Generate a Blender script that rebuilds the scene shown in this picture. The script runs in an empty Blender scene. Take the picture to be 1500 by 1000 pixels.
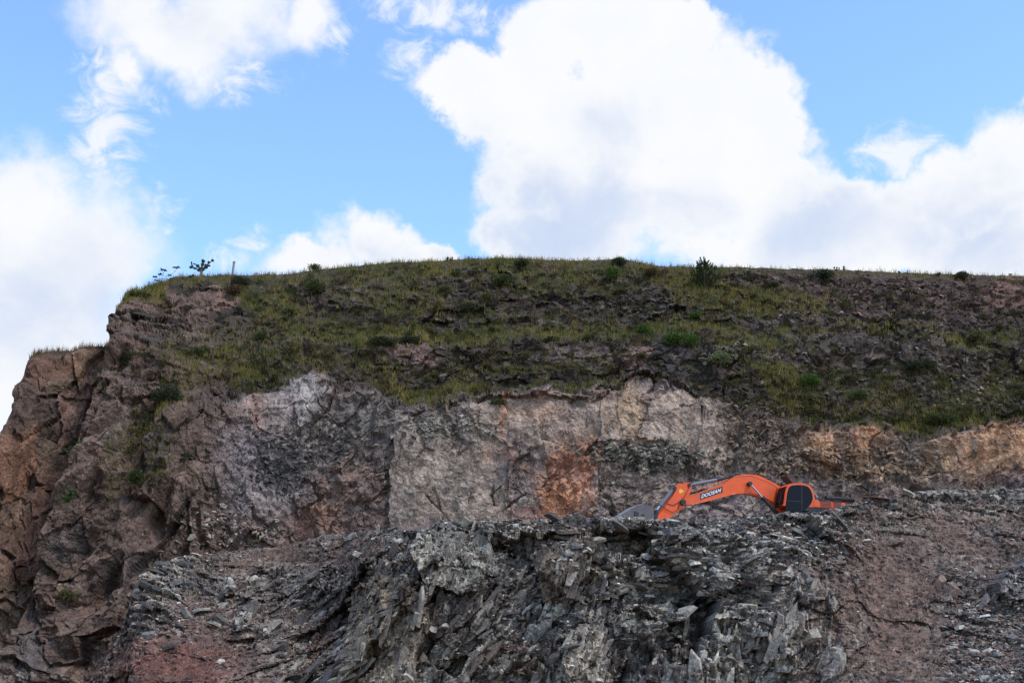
import bpy, math, random
import numpy as np
from mathutils import Vector, Matrix
random.seed(7); RNG = np.random.RandomState(11)
scene = bpy.context.scene
COL = scene.collection

# ------------------------------------------------------------------ camera
PITCH = math.radians(16.0); FPX = 1917.0; EYE = 1.7
cam_d = bpy.data.cameras.new('camera'); cam = bpy.data.objects.new('camera', cam_d); COL.objects.link(cam)
cam_d.sensor_width = 36.0; cam_d.lens = FPX/1500*36; cam_d.clip_end = 6000
cam.location = (0, 0, EYE); cam.rotation_euler = (math.pi/2 + PITCH, 0, 0)
scene.camera = cam
scene.view_settings.view_transform = 'Standard'; scene.view_settings.look = 'None'
scene.view_settings.exposure = 0.0; scene.view_settings.gamma = 1.0
scene.render.resolution_x = 1024; scene.render.resolution_y = 682

def P(px, py, D):
    """world point seen at photo pixel (px,py) at forward distance D"""
    a = (np.asarray(px, float)-750)/FPX; b = (500-np.asarray(py, float))/FPX
    dy = math.cos(PITCH)-b*math.sin(PITCH); dz = math.sin(PITCH)+b*math.cos(PITCH)
    s = D/dy
    return np.stack(np.broadcast_arrays(a*s, D+0*s, dz*s+EYE), -1)
def azel(px, py):
    p = P(px, py, 1.0)-np.array([0, 0, EYE])
    return math.degrees(math.atan2(p[0], p[1])), math.degrees(math.atan2(p[2], math.hypot(p[0], p[1])))

# ------------------------------------------------------------------ world
SUN_EL, SUN_ROT = math.radians(58), math.radians(122)     # rotation: clockwise from +Y
world = bpy.data.worlds.new('World'); scene.world = world; world.use_nodes = True
nt = world.node_tree; nt.nodes.clear(); NN = nt.nodes; LL = nt.links
def link(t, a, b): t.links.new(a, b)
def mnode(t, op, a, b=None, c=None, clamp=False):
    n = t.nodes.new('ShaderNodeMath'); n.operation = op; n.use_clamp = clamp
    for i, v in enumerate((a, b, c)):
        if v is None: continue
        if isinstance(v, (int, float)): n.inputs[i].default_value = v
        else: t.links.new(v, n.inputs[i])
    return n.outputs[0]
def vnode(t, op, a, b=None, s=None):
    n = t.nodes.new('ShaderNodeVectorMath'); n.operation = op
    for i, v in enumerate((a, b)):
        if v is None: continue
        if isinstance(v, (tuple, list)): n.inputs[i].default_value = v
        else: t.links.new(v, n.inputs[i])
    if s is not None: n.inputs['Scale'].default_value = s
    return n.outputs['Value'] if op in ('LENGTH', 'DOT_PRODUCT') else n.outputs[0]
def noise(t, vec, scale, detail=4, rough=0.5, dist=0.0, col=False, lac=2.0):
    n = t.nodes.new('ShaderNodeTexNoise'); n.inputs['Scale'].default_value = scale
    n.inputs['Detail'].default_value = detail; n.inputs['Roughness'].default_value = rough
    n.inputs['Distortion'].default_value = dist; n.inputs['Lacunarity'].default_value = lac
    if vec is not None: t.links.new(vec, n.inputs['Vector'])
    return n.outputs['Color'] if col else n.outputs['Fac']
def mrange(t, v, a, b, c, d, smooth=False):
    n = t.nodes.new('ShaderNodeMapRange'); n.clamp = True
    if smooth: n.interpolation_type = 'SMOOTHSTEP'
    t.links.new(v, n.inputs[0])
    for i, x in enumerate((a, b, c, d)): n.inputs[i+1].default_value = x
    return n.outputs[0]
def mixc(t, f, a, b, mode='MIX'):
    n = t.nodes.new('ShaderNodeMix'); n.data_type = 'RGBA'; n.blend_type = mode
    if isinstance(f, (int, float)): n.inputs['Factor'].default_value = f
    else: t.links.new(f, n.inputs['Factor'])
    for k, v in (('A', a), ('B', b)):
        s = [i for i in n.inputs if i.name == k and i.type == 'RGBA'][0]
        if isinstance(v, (tuple, list)): s.default_value = (*v[:3], 1)
        else: t.links.new(v, s)
    return [o for o in n.outputs if o.type == 'RGBA'][0]

sky = NN.new('ShaderNodeTexSky'); sky.sky_type = 'NISHITA'; sky.sun_disc = False
sky.sun_elevation = SUN_EL; sky.sun_rotation = SUN_ROT; sky.air_density = 1.0; sky.dust_density = 0.6; sky.ozone_density = 2.0
tc = NN.new('ShaderNodeTexCoord'); dvec = tc.outputs['Generated']
sep = NN.new('ShaderNodeSeparateXYZ'); LL.new(dvec, sep.inputs[0])
az = mnode(nt, 'DEGREES', mnode(nt, 'ARCTAN2', sep.outputs[0], sep.outputs[1]))
el = mnode(nt, 'DEGREES', mnode(nt, 'ARCSINE', sep.outputs[2]))
cmb = NN.new('ShaderNodeCombineXYZ'); LL.new(az, cmb.inputs[0]); LL.new(el, cmb.inputs[1])
flat = cmb.outputs[0]
w1 = vnode(nt, 'SCALE', vnode(nt, 'SUBTRACT', noise(nt, dvec, 7, 3, 0.55, col=True), (.5, .5, .5)), s=3.2)
w2 = vnode(nt, 'SCALE', vnode(nt, 'SUBTRACT', noise(nt, dvec, 34, 5, 0.62, col=True), (.5, .5, .5)), s=2.2)
fw = vnode(nt, 'ADD', flat, vnode(nt, 'ADD', w1, w2))
BLOBS = [  # px, py, rx, ry, weight
 (190, 5, 150, 105, 1), (330, 0, 170, 110, 1), (440, 25, 80, 85, .9), (250, 60, 150, 90, 1), (740, 150, 120, 80, 1), (800, 75, 90, 85, 1.1), (690, 135, 120, 50, 1.1), (810, 180, 110, 100, 1), (250, 75, 110, 75, .8), (185, 110, 70, 60, .75), (300, 90, 60, 55, .5),
 (40, 350, 200, 125, 1.25), (-20, 490, 240, 180, 1.25), (150, 395, 110, 90, 1),
 (540, 365, 110, 70, 1), (450, 392, 110, 40, 1), (630, 375, 80, 34, .9),
 (900, 30, 160, 110, 1), (960, 120, 220, 130, 1), (715, 125, 150, 60, 1), (860, 240, 180, 170, 1), (1080, 125, 105, 85, 1), (1010, 30, 70, 70, .8), (1125, 200, 80, 90, 1),
 (1060, 280, 190, 150, 1), (1050, 190, 150, 120, 1.15), (820, 350, 160, 90, 1), (1220, 350, 240, 105, 1), (1400, 285, 130, 105, 1), (1490, 245, 130, 105, 1), (1320, 290, 100, 60, .8),
 (1480, 370, 160, 90, 1)]
dens = None
for (bx, by, rx, ry, wt) in BLOBS:
    a_, e_ = azel(bx, by); k = 33.5
    q = vnode(nt, 'MULTIPLY', vnode(nt, 'SUBTRACT', fw, (a_, e_, 0)), (k/rx, k/ry, 0))
    v = mnode(nt, 'MULTIPLY_ADD', vnode(nt, 'LENGTH', q), -1.7, 1.7*wt)
    if dens is None: dens = v
    else:
        n = NN.new('ShaderNodeMath'); n.operation = 'SMOOTH_MAX'; n.inputs[2].default_value = 0.18
        LL.new(dens, n.inputs[0]); LL.new(v, n.inputs[1]); dens = n.outputs[0]
# clouds over the rest of the sky dome
WISPS = [(150, 205, 90, 90, 1), (160, 135, 100, 90, 1), (330, 100, 130, 60, .8), (655, 20, 150, 60, 1.1), (560, 15, 70, 40, .8), (1305, 215, 95, 55, 1.1), (345, 378, 70, 50, .9), (235, 300, 40, 50, .8),
 (600, 95, 80, 60, .8), (470, 60, 70, 60, .8), (770, 45, 50, 60, .7)]
wd = None
for (bx, by, rx, ry, wt) in WISPS:
    a_, e_ = azel(bx, by); q = vnode(nt, 'MULTIPLY', vnode(nt, 'SUBTRACT', fw, (a_, e_, 0)), (33.5/rx, 33.5/ry, 0))
    v = mnode(nt, 'MULTIPLY_ADD', vnode(nt, 'LENGTH', q), -wt, wt)
    wd = v if wd is None else mnode(nt, 'MAXIMUM', wd, v)
wn = noise(nt, vnode(nt, 'MULTIPLY', dvec, (1.0, 1.0, 1.5)), 26, 9, 0.66, 1.2)
wisp = mnode(nt, 'MULTIPLY', mrange(nt, mnode(nt, 'ADD', mnode(nt, 'MULTIPLY', wd, 1.0), mnode(nt, 'MULTIPLY_ADD', wn, 2.6, -1.3)), 0.15, 1.1, 0, 1, True), mrange(nt, wd, 0, .35, 0, .9, True))
far = mnode(nt, 'MAXIMUM', mrange(nt, mnode(nt, 'ABSOLUTE', az), 27, 40, 0, 1), mrange(nt, el, 34, 42, 0, 1))
oth = mnode(nt, 'MULTIPLY_ADD', noise(nt, dvec, 2.4, 6, 0.55), 3.0, -1.32)
dens = mnode(nt, 'MAXIMUM', dens, mnode(nt, 'MULTIPLY_ADD', far, 4.0, mnode(nt, 'ADD', oth, -4.0)))
n1 = noise(nt, dvec, 22, 9, 0.58)
n2 = noise(nt, dvec, 60, 7, 0.6, 0.4)
vor = NN.new('ShaderNodeTexVoronoi'); vor.inputs['Scale'].default_value = 26; vor.inputs['Detail'].default_value = 3; vor.inputs['Roughness'].default_value = .55
vor.feature = 'F1'
LL.new(vnode(nt, 'ADD', dvec, vnode(nt, 'SCALE', w2, s=0.006)), vor.inputs['Vector'])
dn = mnode(nt, 'ADD', dens, mnode(nt, 'MULTIPLY_ADD', n1, 0.95, -0.46))
dn = mnode(nt, 'ADD', dn, mnode(nt, 'MULTIPLY_ADD', n2, 0.42, -0.21))
dn = mnode(nt, 'ADD', dn, mnode(nt, 'MULTIPLY_ADD', vor.outputs['Distance'], -0.36, 0.19))
edge = mnode(nt, 'ADD', mnode(nt, 'MULTIPLY_ADD', noise(nt, dvec, 9, 2, 0.5), 0.6, 0.18), mrange(nt, az, -12, -3, 0.55, 0.0))
aopen = NN.new('ShaderNodeMapRange'); aopen.interpolation_type = 'SMOOTHSTEP'; aopen.clamp = True
LL.new(dn, aopen.inputs[0]); aopen.inputs[1].default_value = -0.02; LL.new(edge, aopen.inputs[2])
cover = mnode(nt, 'MAXIMUM', aopen.outputs[0], wisp)
inner = mrange(nt, dn, 0.35, 1.3, 0, 1, True)
sd = None
for (bx, by, rx, ry, wt) in [(790, 310, 190, 130, 1.5), (960, 330, 260, 100, .9), (60, 440, 210, 150, .8), (1430, 340, 150, 90, 1.0), (250, 40, 170, 70, .5), (870, 170, 150, 70, .5), (1180, 330, 150, 80, .7), (540, 385, 100, 30, .5)]:
    a_, e_ = azel(bx, by); q = vnode(nt, 'MULTIPLY', vnode(nt, 'SUBTRACT', fw, (a_, e_, 0)), (33.5/rx, 33.5/ry, 0))
    v = mnode(nt, 'MULTIPLY_ADD', vnode(nt, 'LENGTH', q), -wt, wt); sd = v if sd is None else mnode(nt, 'MAXIMUM', sd, v)
sd = mnode(nt, 'ADD', sd, mnode(nt, 'MULTIPLY_ADD', noise(nt, dvec, 11, 7, .52, .4), 2.6, -1.15))
sd = mrange(nt, sd, 0.0, 1.25, 0, 1, True)
shade = mnode(nt, 'MULTIPLY', mrange(nt, dn, .15, .9, 0, 1, True), sd)
ccol = mixc(nt, shade, (0.97, 0.98, 1.0), (0.62, 0.72, 0.92))
ccol = mixc(nt, mrange(nt, n1, 0.40, 0.62, 0.0, 0.22), ccol, (0.80, 0.87, 0.99))
SKYK = 0.15
skc = NN.new('ShaderNodeVectorMath'); skc.operation = 'MULTIPLY'
LL.new(sky.outputs[0], skc.inputs[0]); skc.inputs[1].default_value = (1.75, 1.98, 2.3)
cscaled = vnode(nt, 'SCALE', ccol, s=1.0/SKYK)
full = mixc(nt, cover, skc.outputs[0], cscaled)
bgn = NN.new('ShaderNodeBackground'); bgn.inputs['Strength'].default_value = SKYK
LL.new(full, bgn.inputs['Color'])
wo = NN.new('ShaderNodeOutputWorld'); LL.new(bgn.outputs[0], wo.inputs['Surface'])

sund = bpy.data.lights.new('sun', 'SUN'); sund.energy = 2.0; sund.angle = math.radians(11); sund.color = (1, .96, .9)
sun = bpy.data.objects.new('sun', sund); COL.objects.link(sun)
sdir = Vector((math.sin(SUN_ROT)*math.cos(SUN_EL), math.cos(SUN_ROT)*math.cos(SUN_EL), math.sin(SUN_EL)))
sun.rotation_euler = (-sdir).to_track_quat('-Z', 'Y').to_euler()

# ------------------------------------------------------------------ helpers
def tag(o, label=None, cat=None, group=None, kind=None):
    for k, v in (('label', label), ('category', cat), ('group', group), ('kind', kind)):
        if v: o[k] = v
    return o
def empty(name, loc, rz=0.0):
    o = bpy.data.objects.new(name, None); COL.objects.link(o); o.location = [float(v) for v in loc]; o.rotation_euler = (0, 0, rz)
    o.empty_display_size = .3
    return o
def npmesh(name, V, counts, idx, mats, col=None, parent=None, smooth=False, attrs=None):
    """V (n,3); counts per face; idx flat loop indices"""
    me = bpy.data.meshes.new(name)
    V = np.ascontiguousarray(V, np.float32); idx = np.ascontiguousarray(idx, np.int32).ravel()
    me.vertices.add(len(V)); me.vertices.foreach_set('co', V.ravel())
    if np.isscalar(counts): counts = np.full(len(idx)//counts, counts, np.int32)
    st = np.concatenate([[0], np.cumsum(counts)[:-1]]).astype(np.int32)
    me.loops.add(len(idx)); me.loops.foreach_set('vertex_index', idx)
    me.polygons.add(len(counts)); me.polygons.foreach_set('loop_start', st); me.polygons.foreach_set('loop_total', np.asarray(counts, np.int32))
    me.polygons.foreach_set('use_smooth', np.full(len(counts), smooth))
    me.update(calc_edges=True); me.validate()
    if col is not None:
        a = me.color_attributes.new('Col', 'FLOAT_COLOR', 'POINT')
        c = np.ones((len(V), 4), np.float32); c[:, :3] = col; a.data.foreach_set('color', c.ravel())
    for k, v in (attrs or {}).items():
        a = me.attributes.new(k, 'FLOAT', 'POINT'); a.data.foreach_set('value', np.ascontiguousarray(v, np.float32).ravel())
    o = bpy.data.objects.new(name, me); COL.objects.link(o); me.materials.append(mats)
    if parent is not None: o.parent = parent
    return o
class MB:
    def __init__(s): s.v = []; s.f = []; s.c = []
    def add(s, V, F, c=None):
        b = len(s.v); s.v += [tuple(map(float, v)) for v in V]; s.f += [tuple(b+i for i in f) for f in F]
        if c is not None: s.c += [c]*len(V)
    def build(s, name, mat, parent=None, smooth=False, bevel=0.0):
        me = bpy.data.meshes.new(name); me.from_pydata(s.v, [], s.f)
        if s.c:
            a = me.color_attributes.new('Col', 'FLOAT_COLOR', 'POINT')
            a.data.foreach_set('color', np.array([(*c, 1) for c in s.c], np.float32).ravel())
        import bmesh
        bm = bmesh.new(); bm.from_mesh(me); bmesh.ops.recalc_face_normals(bm, faces=bm.faces)
        if bevel:
            es = [e for e in bm.edges if len(e.link_faces) == 2 and e.calc_face_angle(0) > .5]
            bmesh.ops.bevel(bm, geom=es, offset=bevel, segments=2, affect='EDGES', clamp_overlap=True)
        bm.to_mesh(me); bm.free()
        me.materials.append(mat)
        if smooth: me.polygons.foreach_set('use_smooth', [True]*len(me.polygons))
        o = bpy.data.objects.new(name, me); COL.objects.link(o)
        if parent is not None: o.parent = parent
        return o
    def box(s, x0, x1, y0, y1, z0, z1):
        V = [(x, y, z) for x in (x0, x1) for y in (y0, y1) for z in (z0, z1)]
        s.add(V, [(0, 1, 3, 2), (4, 6, 7, 5), (0, 4, 5, 1), (2, 3, 7, 6), (0, 2, 6, 4), (1, 5, 7, 3)])
    def prism(s, pts, y0, y1):
        n = len(pts); V = [(x, y0, z) for x, z in pts]+[(x, y1, z) for x, z in pts]
        s.add(V, [tuple(range(n)), tuple(range(2*n-1, n-1, -1))]+[(i, (i+1) % n, n+(i+1) % n, n+i) for i in range(n)])
    def tube(s, pts, r, n=8, c=None, r1=None):
        pts = [Vector(p) for p in pts]; m = len(pts); V = []; F = []
        for i, p in enumerate(pts):
            t = (pts[min(i+1, m-1)]-pts[max(i-1, 0)]).normalized()
            a = t.cross(Vector((0, 0, 1)) if abs(t.z) < .9 else Vector((1, 0, 0))).normalized(); b = t.cross(a)
            rr = r if r1 is None else r+(r1-r)*i/(m-1)
            V += [p+a*math.cos(k*2*math.pi/n)*rr+b*math.sin(k*2*math.pi/n)*rr for k in range(n)]
        for i in range(m-1):
            for k in range(n): F.append((i*n+k, i*n+(k+1) % n, (i+1)*n+(k+1) % n, (i+1)*n+k))
        F += [tuple(range(n-1, -1, -1)), tuple((m-1)*n+k for k in range(n))]
        s.add(V, F, c)

# ------------------------------------------------------------------ numpy noise
def _h(ix, iy, iz, s):
    h = (ix.astype(np.uint32)*np.uint32(374761393) + iy.astype(np.uint32)*np.uint32(668265263) + iz.astype(np.uint32)*np.uint32(2147483647) + np.uint32(s*2654435 % 4294967295))
    h = (h ^ (h >> np.uint32(13)))*np.uint32(1274126177)
    h = (h ^ (h >> np.uint32(15)))*np.uint32(2246822519)
    h = h ^ (h >> np.uint32(16))
    return h.astype(np.float32)*np.float32(1/4294967296.0)
def vn(p, s=0):
    f = np.floor(p); t = (p-f).astype(np.float32); t = t*t*(3-2*t); i = f.astype(np.int64).astype(np.int32)
    x, y, z = i[..., 0], i[..., 1], i[..., 2]; tx, ty, tz = t[..., 0], t[..., 1], t[..., 2]; out = 0
    for a in (0, 1):
        wx = tx if a else 1-tx
        for b in (0, 1):
            wy = ty if b else 1-ty
            for c in (0, 1): out = out+wx*wy*(tz if c else 1-tz)*_h(x+a, y+b, z+c, s)
    return out
def fbm(p, s=0, o=4, g=0.5):
    r = 0; a = 1.0; n = 0
    for k in range(o): r = r+a*vn(p*2.0**k+17.3*k, s+k*31); n += a; a *= g
    return r/n-0.5
def facet(p, scale, s=0, R=None, tilt=1.0, jit=0.95):
    """angular broken-rock displacement: returns (value, cell random, F2-F1)"""
    q = p if R is None else p@np.array(R, np.float32)
    q = (q/np.array(scale, np.float32)).astype(np.float32)
    f = np.floor(q).astype(np.int32); n = len(q)
    d1 = np.full(n, 9.0, np.float32); d2 = d1.copy(); val = np.zeros(n, np.float32); rid = val.copy()
    for a in (-1, 0, 1):
        for b in (-1, 0, 1):
            for c in (-1, 0, 1):
                x, y, z = f[:, 0]+a, f[:, 1]+b, f[:, 2]+c
                dx = q[:, 0]-x-.5-(_h(x, y, z, s+1)-.5)*jit; dy = q[:, 1]-y-.5-(_h(x, y, z, s+2)-.5)*jit; dz = q[:, 2]-z-.5-(_h(x, y, z, s+3)-.5)*jit
                d = dx*dx+dy*dy+dz*dz
                m = d < d1
                d2 = np.where(m, d1, np.minimum(d2, d)); d1 = np.where(m, d, d1)
                if m.any():
                    xm, ym, zm = x[m], y[m], z[m]; h = _h(xm, ym, zm, s+4)
                    rid[m] = h
                    val[m] = (h-.5)+tilt*((_h(xm, ym, zm, s+5)-.5)*dx[m]+(_h(xm, ym, zm, s+6)-.5)*dz[m]*1.3+(_h(xm, ym, zm, s+7)-.5)*dy[m])
    return val, rid, np.sqrt(d2)-np.sqrt(d1)
def rotm(ax, ang): return np.array(Matrix.Rotation(math.radians(ang), 3, ax))
def sm(a, b, x): t = np.clip((x-a)/(b-a), 0, 1); return t*t*(3-2*t)
def inpoly(x, y, poly):
    r = np.zeros(x.shape, bool); n = len(poly)
    for i in range(n):
        x0, y0 = poly[i]; x1, y1 = poly[(i+1) % n]
        if y0 == y1: continue
        r ^= ((y0 > y) != (y1 > y)) & (x < (x1-x0)*(y-y0)/(y1-y0)+x0)
    return r
KL = np.array([.48, .525, .66])      # light reaching a shaded wall: display colour -> surface colour
def C(r, g, b):
    v = np.array([r, g, b])/255.0
    return np.clip(np.where(v <= .04045, v/12.92, ((v+.055)/1.055)**2.4)/KL, 0, .75).astype(np.float32)
def mixa(c, m, col): return c*(1-m[:, None])+np.asarray(col, np.float32)*m[:, None]

# ------------------------------------------------------------------ materials
def newmat(name, base=(.5, .5, .5), rough=.8, metal=0.0, spec=0.5):
    m = bpy.data.materials.new(name); m.use_nodes = True; b = m.node_tree.nodes['Principled BSDF']
    b.inputs['Base Color'].default_value = (*base, 1); b.inputs['Roughness'].default_value = rough; b.inputs['Metallic'].default_value = metal
    b.inputs['Specular IOR Level'].default_value = spec
    return m, m.node_tree, b
def rock_mat(name, streak=(3, 3, 3), bump=0.06, contrast=.55):
    m, t, b = newmat(name, rough=.85, spec=.35)
    at = t.nodes.new('ShaderNodeAttribute'); at.attribute_name = 'Col'
    tcn = t.nodes.new('ShaderNodeTexCoord'); oc = tcn.outputs['Object']
    st = vnode(t, 'MULTIPLY', oc, streak)
    a1 = noise(t, st, 1.0, 7, .62, .3); a2 = noise(t, oc, 9.0, 5, .65)
    vo = t.nodes.new('ShaderNodeTexVoronoi'); vo.inputs['Scale'].default_value = 4.0; vo.feature = 'F1'
    t.links.new(vnode(t, 'ADD', oc, vnode(t, 'SCALE', noise(t, oc, 3.0, 4, .6, col=True), s=.5)), vo.inputs['Vector'])
    rn = noise(t, vnode(t, 'MULTIPLY', oc, (1.3, 1.3, .9)), 1.4, 6, .68, .8)
    vein = mnode(t, 'ABSOLUTE', mnode(t, 'SUBTRACT', rn, .5))
    f = mnode(t, 'ADD', mrange(t, a1, .28, .72, 1-contrast, 1+contrast), mrange(t, a2, .3, .7, -.42, .46))
    f = mnode(t, 'MULTIPLY', f, mrange(t, vein, 0, .018, .62, 1.0))
    f = mnode(t, 'ADD', f, mrange(t, noise(t, oc, 4.5, 7, .8, .6), .55, .68, 0, 1.1))
    colr = vnode(t, 'SCALE', at.outputs['Color']); t.links.new(f, colr.node.inputs['Scale'])
    bw = vnode(t, 'DOT_PRODUCT', vo.outputs['Color'], (.33, .33, .33))
    c2 = mixc(t, mrange(t, bw, .55, .8, 0, .22), colr, vnode(t, 'SCALE', colr, s=1.7))
    t.links.new(c2, b.inputs['Base Color'])
    h = mnode(t, 'ADD', mnode(t, 'MULTIPLY', a1, .7), mnode(t, 'ADD', mnode(t, 'MULTIPLY', a2, .45), mnode(t, 'MULTIPLY', vo.outputs['Distance'], .6)))
    bp = t.nodes.new('ShaderNodeBump'); bp.inputs['Strength'].default_value = 1.0; bp.inputs['Distance'].default_value = bump
    t.links.new(h, bp.inputs['Height']); t.links.new(bp.outputs[0], b.inputs['Normal'])
    return m
M_cliff = rock_mat('cliff_rock', (1.3, 1.3, .75), .16)
M_slate = rock_mat('slate_rock', (1.6, 1.6, 1.1), .12, .5)
M_slab = rock_mat('slate_slab_face', (2.0, 2.0, 1.2), .05, .4)
M_frag = rock_mat('slate_fragment', (3, 3, 6), .03, .4)
def attr_mat(name, rough=.8, trans=.0):
    m, t, b = newmat(name, rough=rough, spec=.25)
    at = t.nodes.new('ShaderNodeAttribute'); at.attribute_name = 'Col'
    tcn = t.nodes.new('ShaderNodeTexCoord')
    f = mrange(t, noise(t, tcn.outputs['Object'], 5, 4, .6), .3, .7, .75, 1.25)
    c = vnode(t, 'SCALE', at.outputs['Color']); t.links.new(f, c.node.inputs['Scale'])
    t.links.new(c, b.inputs['Base Color'])
    if trans:
        tr = t.nodes.new('ShaderNodeBsdfTranslucent'); t.links.new(c, tr.inputs['Color'])
        mx = t.nodes.new('ShaderNodeMixShader'); mx.inputs[0].default_value = trans
        t.links.new(b.outputs[0], mx.inputs[1]); t.links.new(tr.outputs[0], mx.inputs[2])
        t.links.new(mx.outputs[0], t.nodes['Material Output'].inputs['Surface'])
    return m
M_leaf = attr_mat('leaf', .7, .3); M_grass = attr_mat('grass_blade', .8, .3); M_wood = attr_mat('bark', .9)

# ------------------------------------------------------------------ terrain sheets
def ip(x, tab): return np.interp(x, [a for a, b in tab], [b for a, b in tab])
def warp(px, py, amp, sc, s):
    q = np.stack([px/sc, py/sc, 0*px], -1).reshape(-1, 3)
    return (px+(fbm(q, s, 4, .6)*2*amp).reshape(px.shape), py+(fbm(q+50, s+9, 4, .6)*2*amp).reshape(px.shape))
def softpoly(x, y, poly, amp, seed):
    rs_ = np.random.RandomState(seed); m = np.zeros(x.shape, np.float32)
    for k in range(3): m += inpoly(x+rs_.normal(0, amp, x.shape), y+rs_.normal(0, amp, x.shape), poly)
    return m/3
def ell(px, py, cx, cy, rx, ry, ang=0, soft=.6):
    a = math.radians(ang); dx = px-cx; dy = py-cy
    u = (dx*math.cos(a)+dy*math.sin(a))/rx; v = (-dx*math.sin(a)+dy*math.cos(a))/ry
    return 1-sm(1-soft*.5, 1+soft*.5, np.sqrt(u*u+v*v))
def grid_idx(nr, nc):
    r, c = np.meshgrid(np.arange(nr-1), np.arange(nc-1), indexing='ij'); i = r*nc+c
    return np.stack([i, i+1, i+nc+1, i+nc], -1).reshape(-1, 4)

GRASS = []       # (pos, density, straw) collected from the sheets
# ---- upper cliff ---------------------------------------------------------
TOPB = [(-70, 1118), (0, 985), (30, 905), (60, 835), (80, 765), (100, 695), (125, 632), (145, 570), (157, 512), (166, 470), (175, 447), (190, 436), (210, 429), (233, 424),
        (245, 412), (265, 404), (330, 403), (370, 403), (430, 401), (480, 393), (560, 386), (640, 382), (700, 379), (760, 379), (850, 382), (890, 381), (905, 379), (930, 382),
        (960, 389), (1000, 391), (1060, 391), (1200, 394), (1300, 398), (1400, 402), (1500, 405), (1590, 407)]
VEG = [(150, 560), (240, 585), (330, 592), (400, 572), (450, 542), (480, 575), (560, 590), (690, 580), (800, 572), (900, 578), (940, 558), (1050, 590), (1100, 612), (1200, 622), (1330, 640), (1400, 636), (1500, 624), (1600, 620)]
def sheetB():
    xs = np.concatenate([np.arange(-70, 250, .6), np.arange(250, 1590, 1.35)]); nc = len(xs); nr = 330; nb = 14
    q1 = np.stack([xs/14, xs*0, xs*0+3], -1); rag = fbm(q1, 5, 5, .65)*5+fbm(q1*4, 6, 3)*2.0
    top = ip(xs, TOPB)+rag*np.where(xs < 260, 2.6, .7)
    bot = ip(xs, [(-70, 1130), (330, 1130), (600, 860), (1600, 850)]); bot = np.maximum(bot, top+8)
    t = np.linspace(0, 1, nr)[:, None]; px = np.broadcast_to(xs, (nr, nc)).copy(); py = bot+(top-bot)*t
    wx, wy = warp(px, py, 26, 90, 40); w2x, w2y = warp(px, py, 8, 22, 70); wx += w2x-px; wy += w2y-py
    # depth profile: rock face, ledge, dark step, ledge, grassy slope
    veg = ip(wx, VEG)
    rel = (veg-wy)
    l1 = sm(-6, 12, rel)*2.0
    l2 = sm(-8, 10, 500-wy)*2.2
    D = 88.3+ip(py, [(380, 13.5), (440, 8.2), (500, 4.2), (600, 1.3), (700, .6), (850, -.4), (1130, -9)])+l1+l2
    D += np.where(px < 300, (px-300)*.035, 0)+4.0*sm(1000, 1600, px)*0-2.6*np.exp(-((px-250)/110)**2)*sm(420, 560, py)
    D += 2.2*sm(0, 1, np.clip((330-px)/110, 0, 1))*0
    pos0 = P(px, py, D).reshape(-1, 3)
    p = pos0+np.stack([fbm(pos0/3.0, s, 4, .55) for s in (1, 2, 3)], -1)*(.75+.5*sm(300, 420, px.ravel()))[:, None]
    fb, idb, eb = facet(p, (7, 7, 8), 10, rotm('Y', 12)); fm, idm, em = facet(p, (2.6, 2.2, 3.0), 20, rotm('Y', -18))
    fs, ids, es = facet(p, (.95, .9, 1.2), 30, rotm('Y', 25), 1.2); ft, idt, et = facet(p, (.42, .4, .36), 50, rotm('X', 20), 1.2)
    fl, idl, el_ = facet(pos0+np.stack([fbm(pos0/.8, s, 3, .6) for s in (11, 12, 13)], -1)*.35, (1.5, 1.3, .6), 60, rotm('Y', 3), 1.2)
    lf = sm(330, 230, px.ravel()); RL = rotm('Y', 24)
    gb, igb, egb = facet(p, (3.5, 4, 12), 510, RL); gm, igm, egm = facet(p, (1.5, 1.6, 6.5), 520, RL)
    al = math.radians(62)
    def gully(q, s): 
        U = q[:, 0]*math.cos(al)+q[:, 2]*math.sin(al); Vv = -q[:, 0]*math.sin(al)+q[:, 2]*math.cos(al)
        g1 = fbm(np.stack([U/9, Vv/2.2, q[:, 1]/4], -1), s, 3, .5); g2 = fbm(np.stack([U/5, Vv/.8, q[:, 1]/2], -1), s+5, 4, .6)
        return np.abs(g1)*-5+1.0, g2
    G1, G2 = gully(p, 800)
    fb = fb*(1-lf)+(gb*1.0+G1*1.1+G2*.9)*lf; fs = fs*(1-.5*lf); es = np.where(lf > .5, 1, es); sw = lf > .5; fm = np.where(sw, gm, fm); idm = np.where(sw, igm, idm); em = np.where(sw, egm, em)
    fp = px.ravel(); fy = py.ravel(); ux = wx.ravel(); uy = wy.ravel(); vg = sm(-5, 6, rel.ravel()); vg = np.where(fp < 200, vg*.45, vg)
    rockcut = np.zeros(len(fp), np.float32)
    rough = np.ones(len(fp), np.float32); off = np.zeros(len(fp), np.float32)
    # colours ---------------------------------------------------------------
    base = C(88, 76, 74)[None, :]*np.ones((len(fp), 1), np.float32)
    pal = np.array([C(74, 64, 62), C(104, 92, 90), C(84, 72, 74), C(96, 80, 72), C(60, 55, 55), C(112, 104, 104), C(92, 74, 68), C(78, 70, 72)])
    base = pal[(idm*7.99).astype(int)]*.45+pal[(ids*7.99).astype(int)]*.35+pal[(idt*7.99).astype(int)]*.2
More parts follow.
